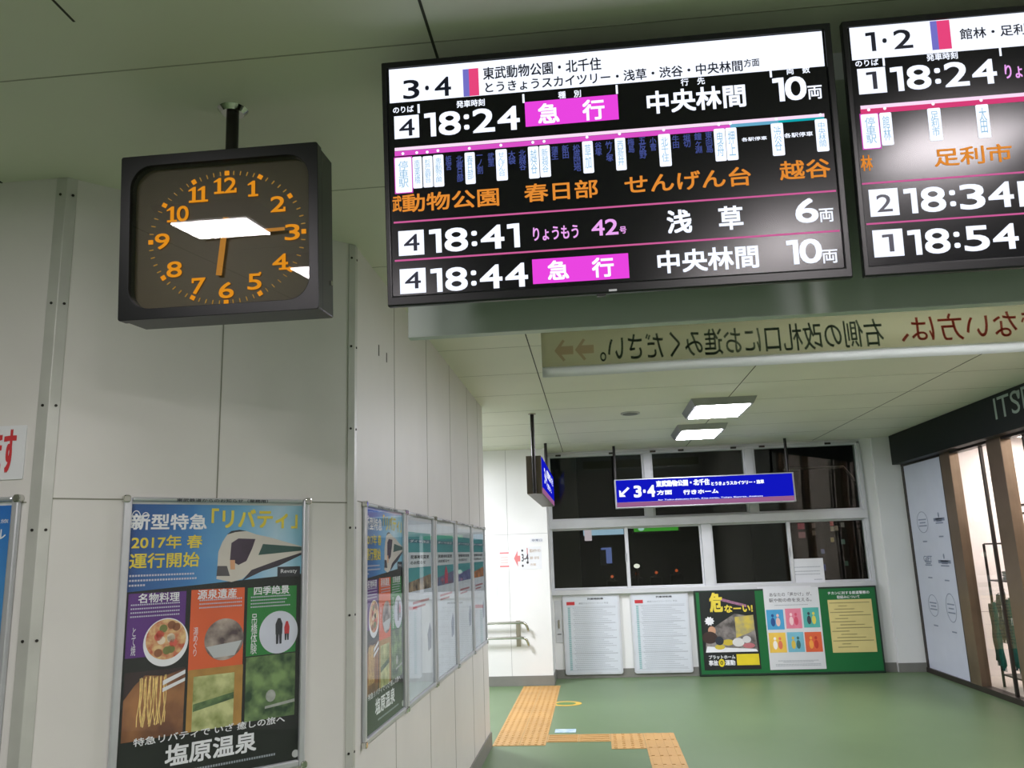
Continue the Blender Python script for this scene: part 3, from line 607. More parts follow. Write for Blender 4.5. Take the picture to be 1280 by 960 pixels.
for s_, (px, py, pw) in NUM.items():
    cx = (px-430)/742*0.55; cz = -(py-538+(px-430)*0.08)/632*0.457; wd = pw/742*0.55*0.94; hh = 0.0445
    mb = MB(); yy = 0.0268
    n1 = len(s_); step = wd/n1
    for j, ch in enumerate(s_):
        x0 = cx-wd/2+j*step; x1 = x0+step*(0.94 if n1 > 1 else 1.0)
        xm = (x0+x1)/2
        if ch == '1':        # slab-serif one: stem, flag and foot
            st = 0.0052
            mb.flat([(xm-st, cz-hh/2), (xm+st, cz-hh/2), (xm+st, cz+hh/2), (xm-st*0.3, cz+hh/2), (xm-st*3.0, cz+hh*0.30), (xm-st*3.0, cz+hh*0.22), (xm-st, cz+hh*0.27)], yy)
            mb.sheet(xm-st*2.7, xm+st*2.7, cz-hh/2, cz-hh/2+0.0062, yy-0.0003)
        else:
            if n1 > 1: x0 -= step*0.10; x1 += step*0.10
            add_text(mb, ch, x0, x1, cz, hh, yy, 0.02)
            if ch == '4': mb.sheet(x0+(x1-x0)*0.42, x1+0.002, cz-hh/2, cz-hh/2+0.0055, yy-0.0003)
            if ch == '7': mb.sheet(x0, x0+0.006, cz+hh/2-0.014, cz+hh/2, yy-0.0003)
            if ch == '2': mb.sheet(x1-0.006, x1, cz-hh/2, cz-hh/2+0.013, yy-0.0003)
            if ch == '5': mb.sheet(x1-0.007, x1-0.001, cz+hh/2-0.003, cz+hh/2+0.003, yy-0.0003)
    mb.build('numeral', m_gold, dial)
def hand(name, deg, length, tail, w0, w1, y):
    s_, c_ = math.sin(R(deg)), math.cos(R(deg))
    P = [(-w0,-tail),(w0,-tail),(w1,length),(-w1,length)]
    return MB().prism([(CX-0.004+a*c_+b*s_, CZ+0.004-a*s_+b*c_) for a, b in P], y, y+0.003).build(name, m_hand, dial)
hand('hour_hand', 187, 0.112, 0.048, 0.0075, 0.0075, 0.019); hand('minute_hand', 89, 0.170, 0.062, 0.0050, 0.0040, 0.014)
MB().ellipse(CX-0.004, CZ+0.004, 0.009, 0.009, 0.011, 0.024, 24).build('hub', m_steel, dial)
MB().tube([(0.0, 0.066, H2-0.012), (0.0, 0.062, CEIL-2.37)], 0.0172, 20).build('hanging_rod', m_pole, ck, smooth=False)
MB().tube([(0.0, 0.062, CEIL-2.37-0.012), (0.0, 0.062, CEIL-2.37)], [0.030, 0.042], 28).build('ceiling_flange', m_chrome, ck)

# ------------------------------------------------------------------ departure displays
DT = R(5.575); DW, DH = 1.0625/2, 0.6046/2
def display(table, loc, label, extra):
    t = thing('departure_display', label, 'display screen', loc, 0, 'departure displays under the ceiling')
    t.rotation_euler = (DT, 0, 0)
    iw = (-0.5195, 0.516, -0.277, 0.2868)
    MB().box(-DW+0.004, DW-0.004, 0.010, 0.022, -DH+0.004, DH-0.004).box(-DW+0.05, DW-0.05, 0.022, 0.075, -DH+0.07, DH-0.05).build('housing', m_black, t, bevel=0.004)
    bz = MB().ring([(-DW,-DH),(DW,-DH),(DW,DH),(-DW,DH)], [(iw[0],iw[2]),(iw[1],iw[2]),(iw[1],iw[3]),(iw[0],iw[3])], -0.006, 0.014).build('bezel', m_bezel, t, bevel=0.003)
    sc = MB().box(iw[0]-0.002, iw[1]+0.002, 0.0, 0.010, iw[2]-0.002, iw[3]+0.002).build('screen', m_lcd, t)
    MB().box(-0.20, 0.20, 0.075, 0.2, -0.12, 0.12).build('wall_bracket', m_dframe, t)
    acc = {}
    def A(name, m): return acc.setdefault((name, m), MB())
    lim = iw[1]-0.004
    for kind, s, x0, x1, z, h in table:
        if x0 > lim: continue
        full = x1 <= lim+0.02
        x1c = min(x1, lim)
        if extra and kind in ('header','bar_w','bar_r','line'): x1 = x1c = lim
        if kind == 'header': MB().box(iw[0]+0.006, lim if not full else min(x1, lim), -0.0006, 0.001, z-h/2, z+h/2).build('header_band', e_white, sc)
        elif kind == 'plat_k': text(sc, 'platform_numbers', s, x0, x1, z, h, -0.0012, e_key, 0.018)
        elif kind == 'stripe_b': MB().box(x0, x1, -0.0012, 0, z-h/2, z+h/2).build('line_stripe', e_blueb, sc)
        elif kind == 'stripe_r': MB().box(x0, x1, -0.0012, 0, z-h/2, z+h/2).build('line_stripe', e_redb, sc)
        elif kind == 'head_k': text(sc, 'direction_text', s, x0, x1, z, h, -0.0012, e_key, 0.018)
        elif kind in ('cap', 'hw'): text(sc, 'column_caption', s, x0, x1, z, h, -0.0006, e_white, 0.02)
        elif kind == 'tick': A('column_ticks', e_white).box(x0, x1, -0.0006, 0, z-h/2, z+h/2)
        elif kind == 'sq' and x1-x0 > 0.15:
            MB().box(x0, x1c, -0.0006, 0, z-h/2, z+h/2).build('train_type_box', e_white, sc); text(sc, 'train_type_text', '普　通', x0+0.03, x1-0.03, z, h*0.8, -0.0012, e_key, 0.02)
        elif kind == 'sq': MB().box(x0, x1c, -0.0006, 0, z-h/2, z+h/2).build('platform_box', e_white, sc)
        elif kind == 'sqd': text(sc, 'platform_digit', s, x0, x1, z, h, -0.0012, e_key, 0.01)
        elif kind == 'time': text(sc, 'departure_time', s, x0, x1, z, h, -0.0006, e_white, 0.028)
        elif kind == 'mag': MB().box(x0, x1c, -0.0006, 0, z-h/2, z+h/2).build('train_type_box', e_mag, sc)
        elif kind == 'magt': text(sc, 'train_type_text', s, x0, x1, z, h, -0.0012, e_white, 0.03)
        elif kind in ('dest', 'cars', 'carsu'):
            text(sc, {'dest':'destination_text','cars':'car_count','carsu':'car_unit'}[kind], s, x0, x1, z, h, -0.0006, e_white, 0.03 if kind != 'carsu' else 0.02)
        elif kind.startswith('bar_'): MB().box(x0, x1c, -0.0006-0.0002*(kind == 'bar_w'), 0, z-h/2, z+h/2).build('route_line', {'bar_w':e_barw,'bar_m':e_barm,'bar_l':e_barl,'bar_t':e_bart,'bar_r':e_barr}[kind], sc)
        elif kind == 'led': text(sc, 'scrolling_text', s, x0, x1, z, h, -0.0006, e_led, 0.02)
        elif kind == 'line': A('row_lines', e_line).box(x0, x1c, -0.0006, 0, z-h/2, z+h/2)
        elif kind == 'pink': text(sc, 'train_type_text', s, x0, x1, z, h, -0.0006, e_pink, 0.02)
        elif kind == 'stop':
            if s == '停車駅': MB().box(x0-0.002, x1+0.002, -0.0004, 0, z-h/2-0.002, z+h/2+0.002).build('stop_border', e_barm, sc)
            MB().prism(rrect(x0, x1, z-h/2, z+h/2, 0.003, 3), -0.0008, 0).build('stop_box', e_white, sc)
            A('stop_dots', e_white).ellipse((x0+x1)/2, z+h/2+0.010, 0.0035, 0.0035, -0.0012, 0, 12)
            text(sc, 'stop_name', s, (x0+x1)/2-(x1-x0)*0.30, (x0+x1)/2+(x1-x0)*0.30, z+h*0.02, h*0.76, -0.0014, e_stop, 0.0, True)
        elif kind == 'pass': text(sc, 'passed_station', s, x0, x1, z, h, -0.0006, e_pass, 0.02, True)
        elif kind == 'pwr': MB().ellipse((x0+x1)/2, z, 0.0022, 0.0022, -0.0065, -0.006, 12).build('power_light', e_grn, bz)
        elif kind == 'logo': MB().box(x0, x1, -0.0068, -0.006, z-h/2, z+h/2).build('maker_badge', m_alu, bz)
        elif kind == 'sens': MB().box(x0, x1, -0.004, 0.012, -DH-0.005, -DH+0.002).build('sensor', m_black, bz)
    for (n, m), mb in acc.items(): mb.build(n, m, sc)
    return t
display(DISPLAY_ONE, (0.0774, 1.786, 2.3815), 'large departure display for platforms 3 and 4, hanging right of the clock', None)
display(DISPLAY_TWO, (0.0774+1.0625+0.025, 1.786, 2.3815), 'departure display for platforms 1 and 2, cut off at the right edge', True)
hp = thing('blank_signboard', 'long plain grey signboard hanging behind and below the departure displays', 'panel', (-0.448, 2.0, 2.057))
MB().box(0, 2.6, 0.0, 0.03, 0, CEIL-2.057).build('sheet', m_panel, hp, bevel=0.002)
MB().box(0, 2.6, -0.0005, 0.0305, -0.002, 0.0005).build('lower_edge', m_panel, hp)

# ------------------------------------------------------------------ clear banner seen from behind (its writing reads mirrored)
bn = thing('hanging_banner', 'translucent cream banner with mirrored red and grey writing hanging below the departure displays', 'banner', (-0.157, 2.95, 2.136))
BL, BH = 2.5, 0.197
def wave(x): return 0.006*math.sin(x*4.1+0.6)+0.003*math.sin(x*9.0)
def wavy(z0, z1, y, m, name, parent):
    mb = MB(); n = 60
    for i in range(n+1):
        x = BL*i/n; mb.v += [(x, y+wave(x)*(1-z/BH), z) for z in (z0, z1)]
    for i in range(n): a = 2*i; mb.f.append((a, a+2, a+3, a+1))
    o = mb.build(name, m, parent, smooth=True); s = o.modifiers.new('thickness', 'SOLIDIFY'); s.thickness = 0.002; return o
m_film = glass('cream_film', (0.80,0.80,0.66), 0.10, 1.42, 0.42, (0.46,0.46,0.34))
m_hem = glass('glossy_white_hem', (0.9,0.9,0.9), 0.05, 1.5, 0.92, (0.86,0.88,0.86))
film = wavy(0.036, BH, 0.0, m_film, 'film', bn)
wavy(0.0, 0.038, -0.003, m_hem, 'lower_hem', bn); wavy(BH-0.006, BH, -0.002, m_hem, 'upper_hem', bn)
m_bred = glass('banner_red_ink', (0.78,0.50,0.48), 0.2, 1.1); m_bgry = glass('banner_grey_ink', (0.52,0.57,0.56), 0.2, 1.1); m_bpin = glass('banner_faded_ink', (0.80,0.66,0.60), 0.2, 1.1)
def mirrored(s, x0, x1, z, h, m, nm):
    o = text(film, nm, s, 0, x1-x0, z, h, 0, m, 0.012)
    for v in o.data.vertices: v.co.x = (x1)-v.co.x; v.co.y = -0.004+wave(v.co.x)*(1-v.co.z/BH)
    o.data.flip_normals(); return o
mirrored('右側の改札口にお進みください。', 0.215, 1.226, 0.098, 0.104, m_bgry, 'direction_writing')
mirrored('お持ちでない方は、', 1.285, 2.06, 0.104, 0.100, m_bred, 'ticket_writing')
for x in (0.048, 0.124):
    MB().flat([(x, .098), (x+.032, .140), (x+.040, .134), (x+.026, .114), (x+.070, .114), (x+.070, .082), (x+.026, .082), (x+.040, .062), (x+.032, .056)], -0.004+wave(x)*0.5).build('arrow', m_bpin, film)
for x in (1.046, 2.30):
    MB().tube([(x, 0, BH-0.004), (x, 0, BH+0.10), (x-0.006, 0, CEIL-2.136)], 0.0016, 6).build('hanging_wire', m_steel, bn)
    MB().tube([(x-0.008, 0, BH+0.098), (x+0.004, 0, BH+0.116)], 0.006, 10).build('wire_clip', mat('white_clip', (240,240,240), 0.15, coat=0.6), bn)

# ------------------------------------------------------------------ blue hanging platform signs
sg = thing('platform_sign', 'long blue lit platform sign with white arrow hanging in front of the window wall', 'sign', (0.30, 10.0, 2.01))
for k_, s_, x0, x1, z, h in SIGN:
    x0 -= 0.30; x1 -= 0.30; z -= 2.01
    if k_ == 'face':
        MB().box(-0.02, 2.10, 0.004, 0.15, -0.012, 0.335).build('housing', m_alu, sg, bevel=0.004)
        fc = MB().box(0.0, 2.08, -0.001, 0.006, 0.058, 0.322).build('lit_face', e_sign, sg)
    elif k_ == 'band': MB().box(0.0, 2.08, -0.001, 0.006, 0.002, 0.055).build('lower_band', e_signb, sg)
    elif k_ == 'w': text(fc, 'sign_writing', s_, x0, x1, z, h, -0.0025, e_signw, 0.05)
    elif k_ == 'arrow':
        MB().flat([(x0, z-h/2), (x0+.075, z-h/2), (x0+.062, z-h/2+.022), (x0+.040, z-h/2+.022), (x1, z+h/2-.018), (x1-.02, z+h/2), (x0+.022, z-h/2+.042), (x0+.022, z-h/2+.068), (x0, z-h/2+.082)], -0.0025).build('arrow', e_signw, fc)
text(fc, 'sign_writing', 'for Tobu-dobutsu-koen, Kita-senju, Tokyo Skytree, Asakusa', 0.49, 1.72, 0.068, 0.020, -0.0025, e_signw, 0.02)
for x in (0.0, 2.05): MB().tube([(x, 0.06, 0.33), (x, 0.06, CEIL-2.01)], 0.017, 14).build('hanging_rod', m_pole, sg)
ss = thing('platform_sign', 'dark boxy platform sign hung edge-on beside the white end wall, its blue face turned right', 'sign', (-0.435, 7.42, 2.03))
MB().box(-0.145, -0.006, 0, 2.2, 0, 0.345).build('housing', mat('brown_housing', (84,74,62), 0.45, var=0.06), ss, bevel=0.004)
MB().box(-0.008, 0.0, 0.03, 2.17, 0.058, 0.335).build('lit_face', e_sign, ss)
MB().box(-0.008, 0.0, 0.03, 2.17, 0.008, 0.055).build('lower_band', e_signb, ss)
sw = MB(); add_text(sw, '東武動物公園・北千住', 0.75, 1.95, 0.25, 0.085, 0, 0.03); add_text(sw, '方面行きホーム', 0.75, 1.55, 0.13, 0.06, 0, 0.03); add_text(sw, '3・4', 0.30, 0.68, 0.19, 0.15, 0, 0.03)
sw.v = [(0.0022, v[0], v[2]) for v in sw.v]; sw.build('sign_writing', e_signw, ss)
MB().tube([(-0.072, -0.020, 0.0), (-0.072, -0.020, CEIL-2.03)], 0.018, 14).build('hanging_rod', m_pole, ss)
MB().tube([(-0.072, 2.08, 0.34), (-0.072, 2.08, CEIL-2.03)], 0.018, 14).build('hanging_rod', m_pole, ss)
MB().tube([(-0.072, -0.020, CEIL-2.03-0.008), (-0.072, -0.020, CEIL-2.03)], 0.035, 18).build('ceiling_flange', m_steel, ss)

# ------------------------------------------------------------------ framed posters
def poster_frame(t, W, H, fw=0.024, header=0.034):
    """snap frame: four rounded bars, four bright corner caps, header strip, clear cover"""
    fr = MB()
    for x0, x1, z0, z1 in ((0,fw,0,H),(W-fw,W,0,H),(fw,W-fw,0,fw),(fw,W-fw,H-fw*0.55,H)): fr.box(x0, x1, -0.018, 0, z0, z1)
    fr.build('frame', m_alu, t, bevel=0.006)
    for cx, cz in ((0.006,0.006),(W-0.006,0.006),(0.006,H-0.006),(W-0.006,H-0.006)):
        MB().prism(rrect(cx-0.012, cx+0.012, cz-0.012, cz+0.012, 0.008, 4), -0.022, -0.001).build('corner_cap', m_chrome, t, bevel=0.003)
    MB().sheet(fw, W-fw, fw, H-fw*0.5, -0.002).build('backing', m_paper, t)
    MB().sheet(fw-0.002, W-fw+0.002, fw-0.002, H-0.012, -0.0105).build('cover_glass', m_cover, t)
m_y = mat('poster_yellow', (226,206,70), 0.6); m_w = mat('poster_white', (232,234,238), 0.6); m_tr = mat('train_silver', (206,200,190), 0.6, var=0.05)
m_bk = mat('poster_black', (24,30,28), 0.6, var=0.15, scale=6)
m_sky = grad('poster_sky', [(0.0,(28,64,132)),(0.35,(58,124,186)),(0.62,(112,176,214)),(0.85,(176,206,224)),(1.0,(120,182,206))], 'X', 0.0, 0.62, 0.55, 0.25, 5.0)
m_nood = mat('poster_noodle', (104,66,46), 0.6, c2=(168,116,72), nscale=9, lo=0.35, hi=0.65)
m_gard = mat('poster_garden', (120,132,66), 0.6, c2=(206,210,150), nscale=16)
m_fore = mat('poster_forest', (34,66,40), 0.6, c2=(126,156,98), nscale=18)
m_food = mat('poster_food', (190,84,60), 0.6, c2=(226,196,140), nscale=40)
m_hot = mat('poster_bath', (84,70,72), 0.6, c2=(190,176,164), nscale=16)
m_wood = mat('poster_wood', (176,134,66), 0.6, var=0.12, scale=20)
m_pur = mat('poster_purple', (92,44,128), 0.6); m_ora = mat('poster_orange', (222,98,52), 0.6); m_grn = mat('poster_green', (40,128,58), 0.6)
def liberty_poster(t, W, H):
    """the express train and hot spring poster; measured on the big frame, scaled into W x H"""
    sx, sz = W/0.634, H/0.91
    U = lambda u: (u-0.232)*sx
    Z = lambda z: (z-0.812)*sz
    y = -0.003
    base = MB().sheet(U(0.252), U(0.848), Z(0.834), Z(1.700), y).build('poster', m_bk, t)
    TX = lambda nm, s, x0, x1, z, h, m, b=0.01, v=False, yy=-0.0050, sh=0: text(base, nm, s, U(x0), U(x1), Z(z), h*sz, yy, m, b, v, sh*sx/sz)
    MB().flat([(U(.252), Z(1.424)), (U(.848), Z(1.458)), (U(.848), Z(1.700)), (U(.252), Z(1.700))], y-0.0004).build('sky_picture', m_sky, base)
    for nm, m, yy in (('body', m_tr, .0008), ('roof', m_ink, .0011), ('windshield', mat('train_glass', (62,48,66), 0.5, var=0.2, scale=20), .0011), ('side_window', mat('train_window', (48,84,78), 0.5), .0011), ('underside', mat('train_shadow', (58,52,62), 0.6, var=0.15), .0011), ('nose', mat('train_nose', (84,80,84), 0.6), .0011), ('headlight', mat('train_headlight', (214,160,120), 0.6), .0014)):
        MB().flat([(U(a), Z(b)) for a, b in TRAIN[nm]], y-yy).build('train_'+nm, m, base)
    for cx, cz, rx, rz in ((0.272, 1.650, 0.016, 0.030), (0.301, 1.662, 0.011, 0.012)):
        k_ = 28; o_ = [(U(cx+rx*math.cos(2*PI*i/k_)), Z(cz+rz*math.sin(2*PI*i/k_))) for i in range(k_)]; i_ = [(U(cx+(rx-.003)*math.cos(2*PI*i/k_)), Z(cz+(rz-.003)*math.sin(2*PI*i/k_))) for i in range(k_)]
        MB().ring(o_, i_, y-0.0016, y-0.001).build('ring_mark', m_w, base)
    m3 = MB()
    for i, (z, x1) in enumerate(((1.474, .46), (1.459, .47), (1.444, .31))):
        x = 0.262
        while x < x1: m3.sheet(U(x), U(x+0.006), Z(z-.003), Z(z+.003), -0.0045); x += 0.0085
    # the three strips
    col = {}
    for k_, s_, x0, x1, z, h in POSTER: col[k_] = (x0, x1, z, h) if k_ not in ('white','yellow') else None
    for nm, m in (('purple', m_pur), ('orange', m_ora), ('green', m_grn)):
        x0, x1, z, h = col[nm]; MB().sheet(U(x0), U(x1), Z(z-h/2), Z(z+h/2), y-0.0004).build('colour_strip', m, base)
    for nm, m in (('noodle', m_nood), ('garden', m_gard), ('forest', m_fore)):
        x0, x1, z, h = col[nm]; MB().sheet(U(x0), U(x1), Z(z-h/2), Z(z+h/2), y-0.0006).build('%s_picture' % nm, m, base)
    x0, x1, z, h = col['noodle']
    ns = MB()
    for i in range(20):
        a = x0+0.045+0.083*i/20+0.004*math.sin(i*2.3); b = a+0.012*math.sin(i*1.7)
        L_ = [(a+.006*math.sin(i*1.3+j*1.1)*(j/5.0), z+h*(0.40-0.14*j-0.02*math.sin(i*2.9))) for j in range(6)]
        ns.flat([(U(p[0]), Z(p[1])) for p in L_]+[(U(p[0]+.0028), Z(p[1])) for p in reversed(L_)], y-0.0010-0.00002*(i % 5))
    ns.build('noodle_strands', mat('noodle_yellow', (232,200,126), 0.6, var=0.2, scale=60), base)
    MB().flat([(U(x0), Z(z+h/2)), (U(x0), Z(z+h*.1)), (U(x0+.03), Z(z+h*.3)), (U(x0+.06), Z(z+h*.44)), (U(x0+.12), Z(z+h*.40)), (U(x1), Z(z+h*.48)), (U(x1), Z(z+h/2))], y-.0008).build('dark_bowl_picture', mat('poster_bowl', (52,38,40), .6), base)
    MB().flat([(U(x0+.115), Z(z+h*.33)), (U(x1), Z(z+h*.46)), (U(x1), Z(z+h*.40)), (U(x0+.115), Z(z+h*.26))], y-0.0012).flat([(U(x0+.115), Z(z+h*.22)), (U(x1), Z(z+h*.34)), (U(x1), Z(z+h*.29)), (U(x0+.115), Z(z+h*.16))], y-0.0012).build('chopsticks', m_w, base)
    x0, x1, z, h = col['garden']
    MB().sheet(U(x0), U(x0+.018), Z(z-h/2), Z(z+h/2), y-.001).sheet(U(x1-.028), U(x1), Z(z-h/2), Z(z+h/2), y-.001).sheet(U(x0), U(x1), Z(z+h/2-.022), Z(z+h/2), y-.0011).build('wooden_frame_picture', m_wood, base)
    MB().flat([(U(x0+.02), Z(z-.035)), (U(x1-.02), Z(z-.008)), (U(x1-.02), Z(z+.012)), (U(x0+.02), Z(z-.012))], y-.0009).build('hedge_picture', m_fore, base)
    x0, x1, z, h = col['forest']
    MB().flat([(U(x0+.07), Z(z-.07)), (U(x1), Z(z-.06)), (U(x1), Z(z-.05)), (U(x0+.07), Z(z-.062))], y-.0009).ellipse(U(x0+.09), Z(z-.03), .018*sx, .02*sz, y-.0010, y-.0008, 12).build('bridge_picture', mat('poster_stone', (164,168,162), 0.6, var=0.2, scale=40), base)
    for nm, m in (('c1', m_food), ('c2', m_hot), ('c3', mat('poster_snow', (206,210,224), 0.6))):
        x0, x1, z, h = col[nm]; cx, cz, rx, rz = U((x0+x1)/2), Z(z), (x1-x0)/2*sx, h/2*sz
        if nm == 'c1': MB().ellipse(cx, cz, rx, rz, y-.0009, y-.0005).build('plate_picture', m_w, base)
        pic = MB().ellipse(cx, cz+(rz*.12 if nm == 'c1' else 0), rx*(.9 if nm == 'c1' else 1), rz*(.84 if nm == 'c1' else 1), y-.0012, y-.0006).build('round_picture', m, base)
        if nm == 'c1':
            for j in range(12):
                aa = j*2.4; rr = 0.22+0.5*(j % 4)/3
                MB().ellipse(cx+rx*rr*math.cos(aa), cz+rz*.12+rz*rr*.85*math.sin(aa), rx*.18, rz*.17, y-.0016, y-.0011, 14).build('dish_picture', (mat('dish_cream', (230,214,190), .6), mat('dish_red', (206,92,76), .6), mat('dish_green', (120,126,70), .6), mat('dish_brown', (140,88,58), .6))[j % 4], base)
        if nm == 'c2':
            MB().flat([(cx-rx*.9, cz-rz*.3), (cx+rx*.9, cz-rz*.12), (cx+rx*.55, cz-rz*.8), (cx-rx*.5, cz-rz*.85)], y-.0014).build('bath_water_picture', mat('poster_water', (186,190,192), .6), base)
        if nm == 'c3':
            for dx, hh, mm in ((0.06, 1.0, m_ink), (0.52, .74, m_red)):
                px = cx+dx*rx*.9-rx*.05; w_ = rx*.17*(hh); zt = cz+rz*.66*hh; zb = cz-rz*.55*hh
                MB().flat([(px-w_, cz-rz*.1), (px+w_, cz-rz*.1), (px+w_*1.1, zt-rz*.28), (px+w_*.4, zt), (px-w_*.4, zt), (px-w_*1.1, zt-rz*.28)], y-.0015).build('coat_picture', mm, base)
                MB().flat([(px-w_*.8, zb), (px-w_*.15, zb), (px, cz-rz*.1), (px-w_*.9, cz-rz*.1)], y-.0015).flat([(px+w_*.25, zb), (px+w_*.85, zb), (px+w_*.9, cz-rz*.1), (px+w_*.05, cz-rz*.1)], y-.0015).build('legs_picture', m_ink, base)
    for (x0, x1, zs) in ((.272, .43, (1.384, 1.372, 1.360, 1.348)), (.485, .63, (1.386, 1.374, 1.362)), (.66, .80, (1.386, 1.375, 1.364, 1.353))):
        for z in zs:
            x = x0
            while x < x1-0.01*((z*1000) % 3): m3.sheet(U(x), U(x+0.0045), Z(z-.0022), Z(z+.0022), -0.0045); x += 0.0066
    m3.build('fine_print', mat('poster_fine_print', (196,198,214), 0.6), base)
    for k_, s_, x0, x1, z, h in POSTER:
        if k_ == 'white': TX('headline', s_, x0, x1, z, h, m_w, 0.028 if h > .05 else 0.018)
        elif k_ == 'yellow': TX('headline', s_, x0, x1, z, h, m_y, 0.03 if 'リ' in s_ else 0.02)
        elif k_ == 'header': text(t, 'header_text', s_, U(x0), U(x1), H-0.0085, 0.0115*sz, -0.0188, m_ink, 0.02)
        elif k_ == 'rev':
            MB().sheet(U(x0), U(x1), Z(z-h/2), Z(z+h/2), y-0.0012).build('name_plate', m_ink, base); TX('name_plate_text', 'Revaty', x0+.012, x1-.012, z, h*.5, m_w, 0.0)
        elif k_ in ('vt1', 'vt2', 'vt3'): TX('vertical_text', {'vt1':'とて焼', 'vt2':'湯めぐり', 'vt3':'吊橋体験'}[k_], x0, x1, z, h, m_w, 0.0, True)
        elif k_ == 'logo': MB().ellipse(U(.834), Z(.855), .0125*sx, .0125*sz, y-.0012, y-.0004, 24).build('round_emblem', mat('emblem_grey', (196,200,200), .6), base)
    sp = MB(); x = .44
    while x < .76: sp.sheet(U(x), U(x+.006), Z(.862), Z(.869), y-.001); x += .0085
    sp.build('bottom_print', m_pale, base)
fp = thing('framed_poster', 'large framed poster with a silver express train and three coloured strips, below the clock', 'poster', (*chamfer(0.232), 0.812), R(45))
poster_frame(fp, 0.634, 0.91); liberty_poster(fp, 0.634, 0.91)
# the frame cut off by the left edge
bp_ = thing('framed_poster', 'framed poster with blue sky, cut off at the left edge of the photo', 'poster', (-2.355, YC, 0.812))
poster_frame(bp_, 0.642, 0.91)
po = MB().sheet(0.026, 0.616, 0.026, 0.885, -0.003).build('poster', grad('blue_poster', [(0.0,(20,22,30)),(0.18,(96,66,50)),(0.30,(120,96,88)),(0.40,(88,110,160)),(0.62,(64,140,196)),(1.0,(28,104,184))], 'Z', 0.0, 0.9, .55, .10, 6), bp_)
text(po, 'headline', '東武トラベル', 0.36, 0.60, 0.80, 0.035, -0.0042, m_w, 0.01); text(po, 'fine_print', '日帰り旅', 0.50, 0.605, 0.838, 0.012, -0.0042, m_w)
# five frames along the pier side
BP = [(3.20, 0.70), (3.925, 0.70), (4.66, 0.70), (5.385, 0.70), (6.10, 0.70)]
f1 = thing('framed_poster', 'nearest of the five frames on the pier side, again the silver express train poster', 'poster', (XB, BP[0][0], 0.812), R(90), 'framed posters along the pier side')
poster_frame(f1, 0.70, 0.91); liberty_poster(f1, 0.70, 0.91)
m_teal = mat('poster_teal', (64,152,156), 0.55, var=0.06); m_tdark = mat('poster_deep_teal', (44,104,124), 0.55); m_band = mat('poster_pale_band', (206,216,220), 0.55); m_pw = mat('poster_pale_blue_white', (206,216,226), 0.55)
lbs = ['second of the five frames on the pier side, teal poster with a dark crowd picture', 'middle one of the five frames on the pier side, teal poster with a red figure', 'fourth of the five frames on the pier side, teal poster with a violet picture', 'teal poster with a brown and orange picture, farthest of the five frames']
pics = [((40,36,40),(170,150,120)), ((120,70,90),(90,120,160)), ((70,70,120),(110,120,170)), ((84,66,60),(206,130,70))]
for i in range(4):
    y0, W = BP[i+1]; H = 0.91
    t = thing('framed_poster', lbs[i], 'poster', (XB, y0, 0.812), R(90), 'framed posters along the pier side')
    poster_frame(t, W, H)
    p = MB().sheet(0.026, W-0.026, 0.026, H-0.036, -0.003).build('poster', m_pw, t)
    a, b = 0.075, W-0.06
    MB().sheet(a, b, .715, .815, -.0036).build('teal_block', m_teal, p); MB().sheet(a, b, .762, .780, -.0042).build('title_band', m_tdark, p)
    MB().sheet(a, b, .640, .715, -.0036).build('pale_block', m_band, p); MB().flat([(a, .57), (b, .60), (b, .640), (a, .640)], -.0036).build('teal_block', m_teal, p)
    pc = MB().flat([(a, .525), (b, .525), (b, .60), (a, .57)], -.0036).build('picture', mat('teal_poster_picture_%s' % 'abcd'[i], pics[i][0], .55, c2=pics[i][1], nscale=16), p)
    tt = MB(); add_text(tt, '発車時刻変更', a+.05, b-.05, .692, .020, -.0044, .03); add_text(tt, 'のお知らせ', a+.05, b-.15, .664, .018, -.0044, .03); tt.build('notice_text', m_ink, p)
    text(p, 'title_text', 'ダイヤ改正', a+.04, b-.04, .771, .014, -.0046, m_w, .02)
    text(t, 'header_text', '東武鉄道からのお知らせ', W*.28, W*.72, H-.0085, .0115, -.0188, m_ink, .02)
    rr = MB(); rr.sheet(a+.10, b-.06, .462, .474, -.0036).sheet(a+.10, b-.16, .440, .450, -.0036); rr.build('red_print', mat('print_dull_red', (176,116,124), .6), p)
    MB().flat([(b-.10, .20), (b-.02, .21), (b-.005, .30), (b-.05, .345), (b-.115, .29)], -.0036).build('figure_picture', mat('print_grey_blue', (120,134,160), .6, var=.2, scale=30), p)
    if i == 1: MB().flat([(a+.24, .53), (a+.36, .53), (a+.35, .60), (a+.30, .635), (a+.25, .60)], -.0044).build('red_figure_picture', mat('print_rose', (190,70,96), .6), p)
# red notice above the left frame
nt_ = thing('wall_notice', 'white notice with large red characters on the left wall, cut off at the left edge', 'notice', (-2.12, YC, 1.775))
MB().prism(rrect(0, 0.402, 0, 0.166, 0.004, 3), -0.004, 0).build('plate', m_paper, nt_)
text(nt_, 'red_writing', 'お願いします', 0.120, 0.373, 0.086, 0.140, -0.0052, m_red, 0.02)

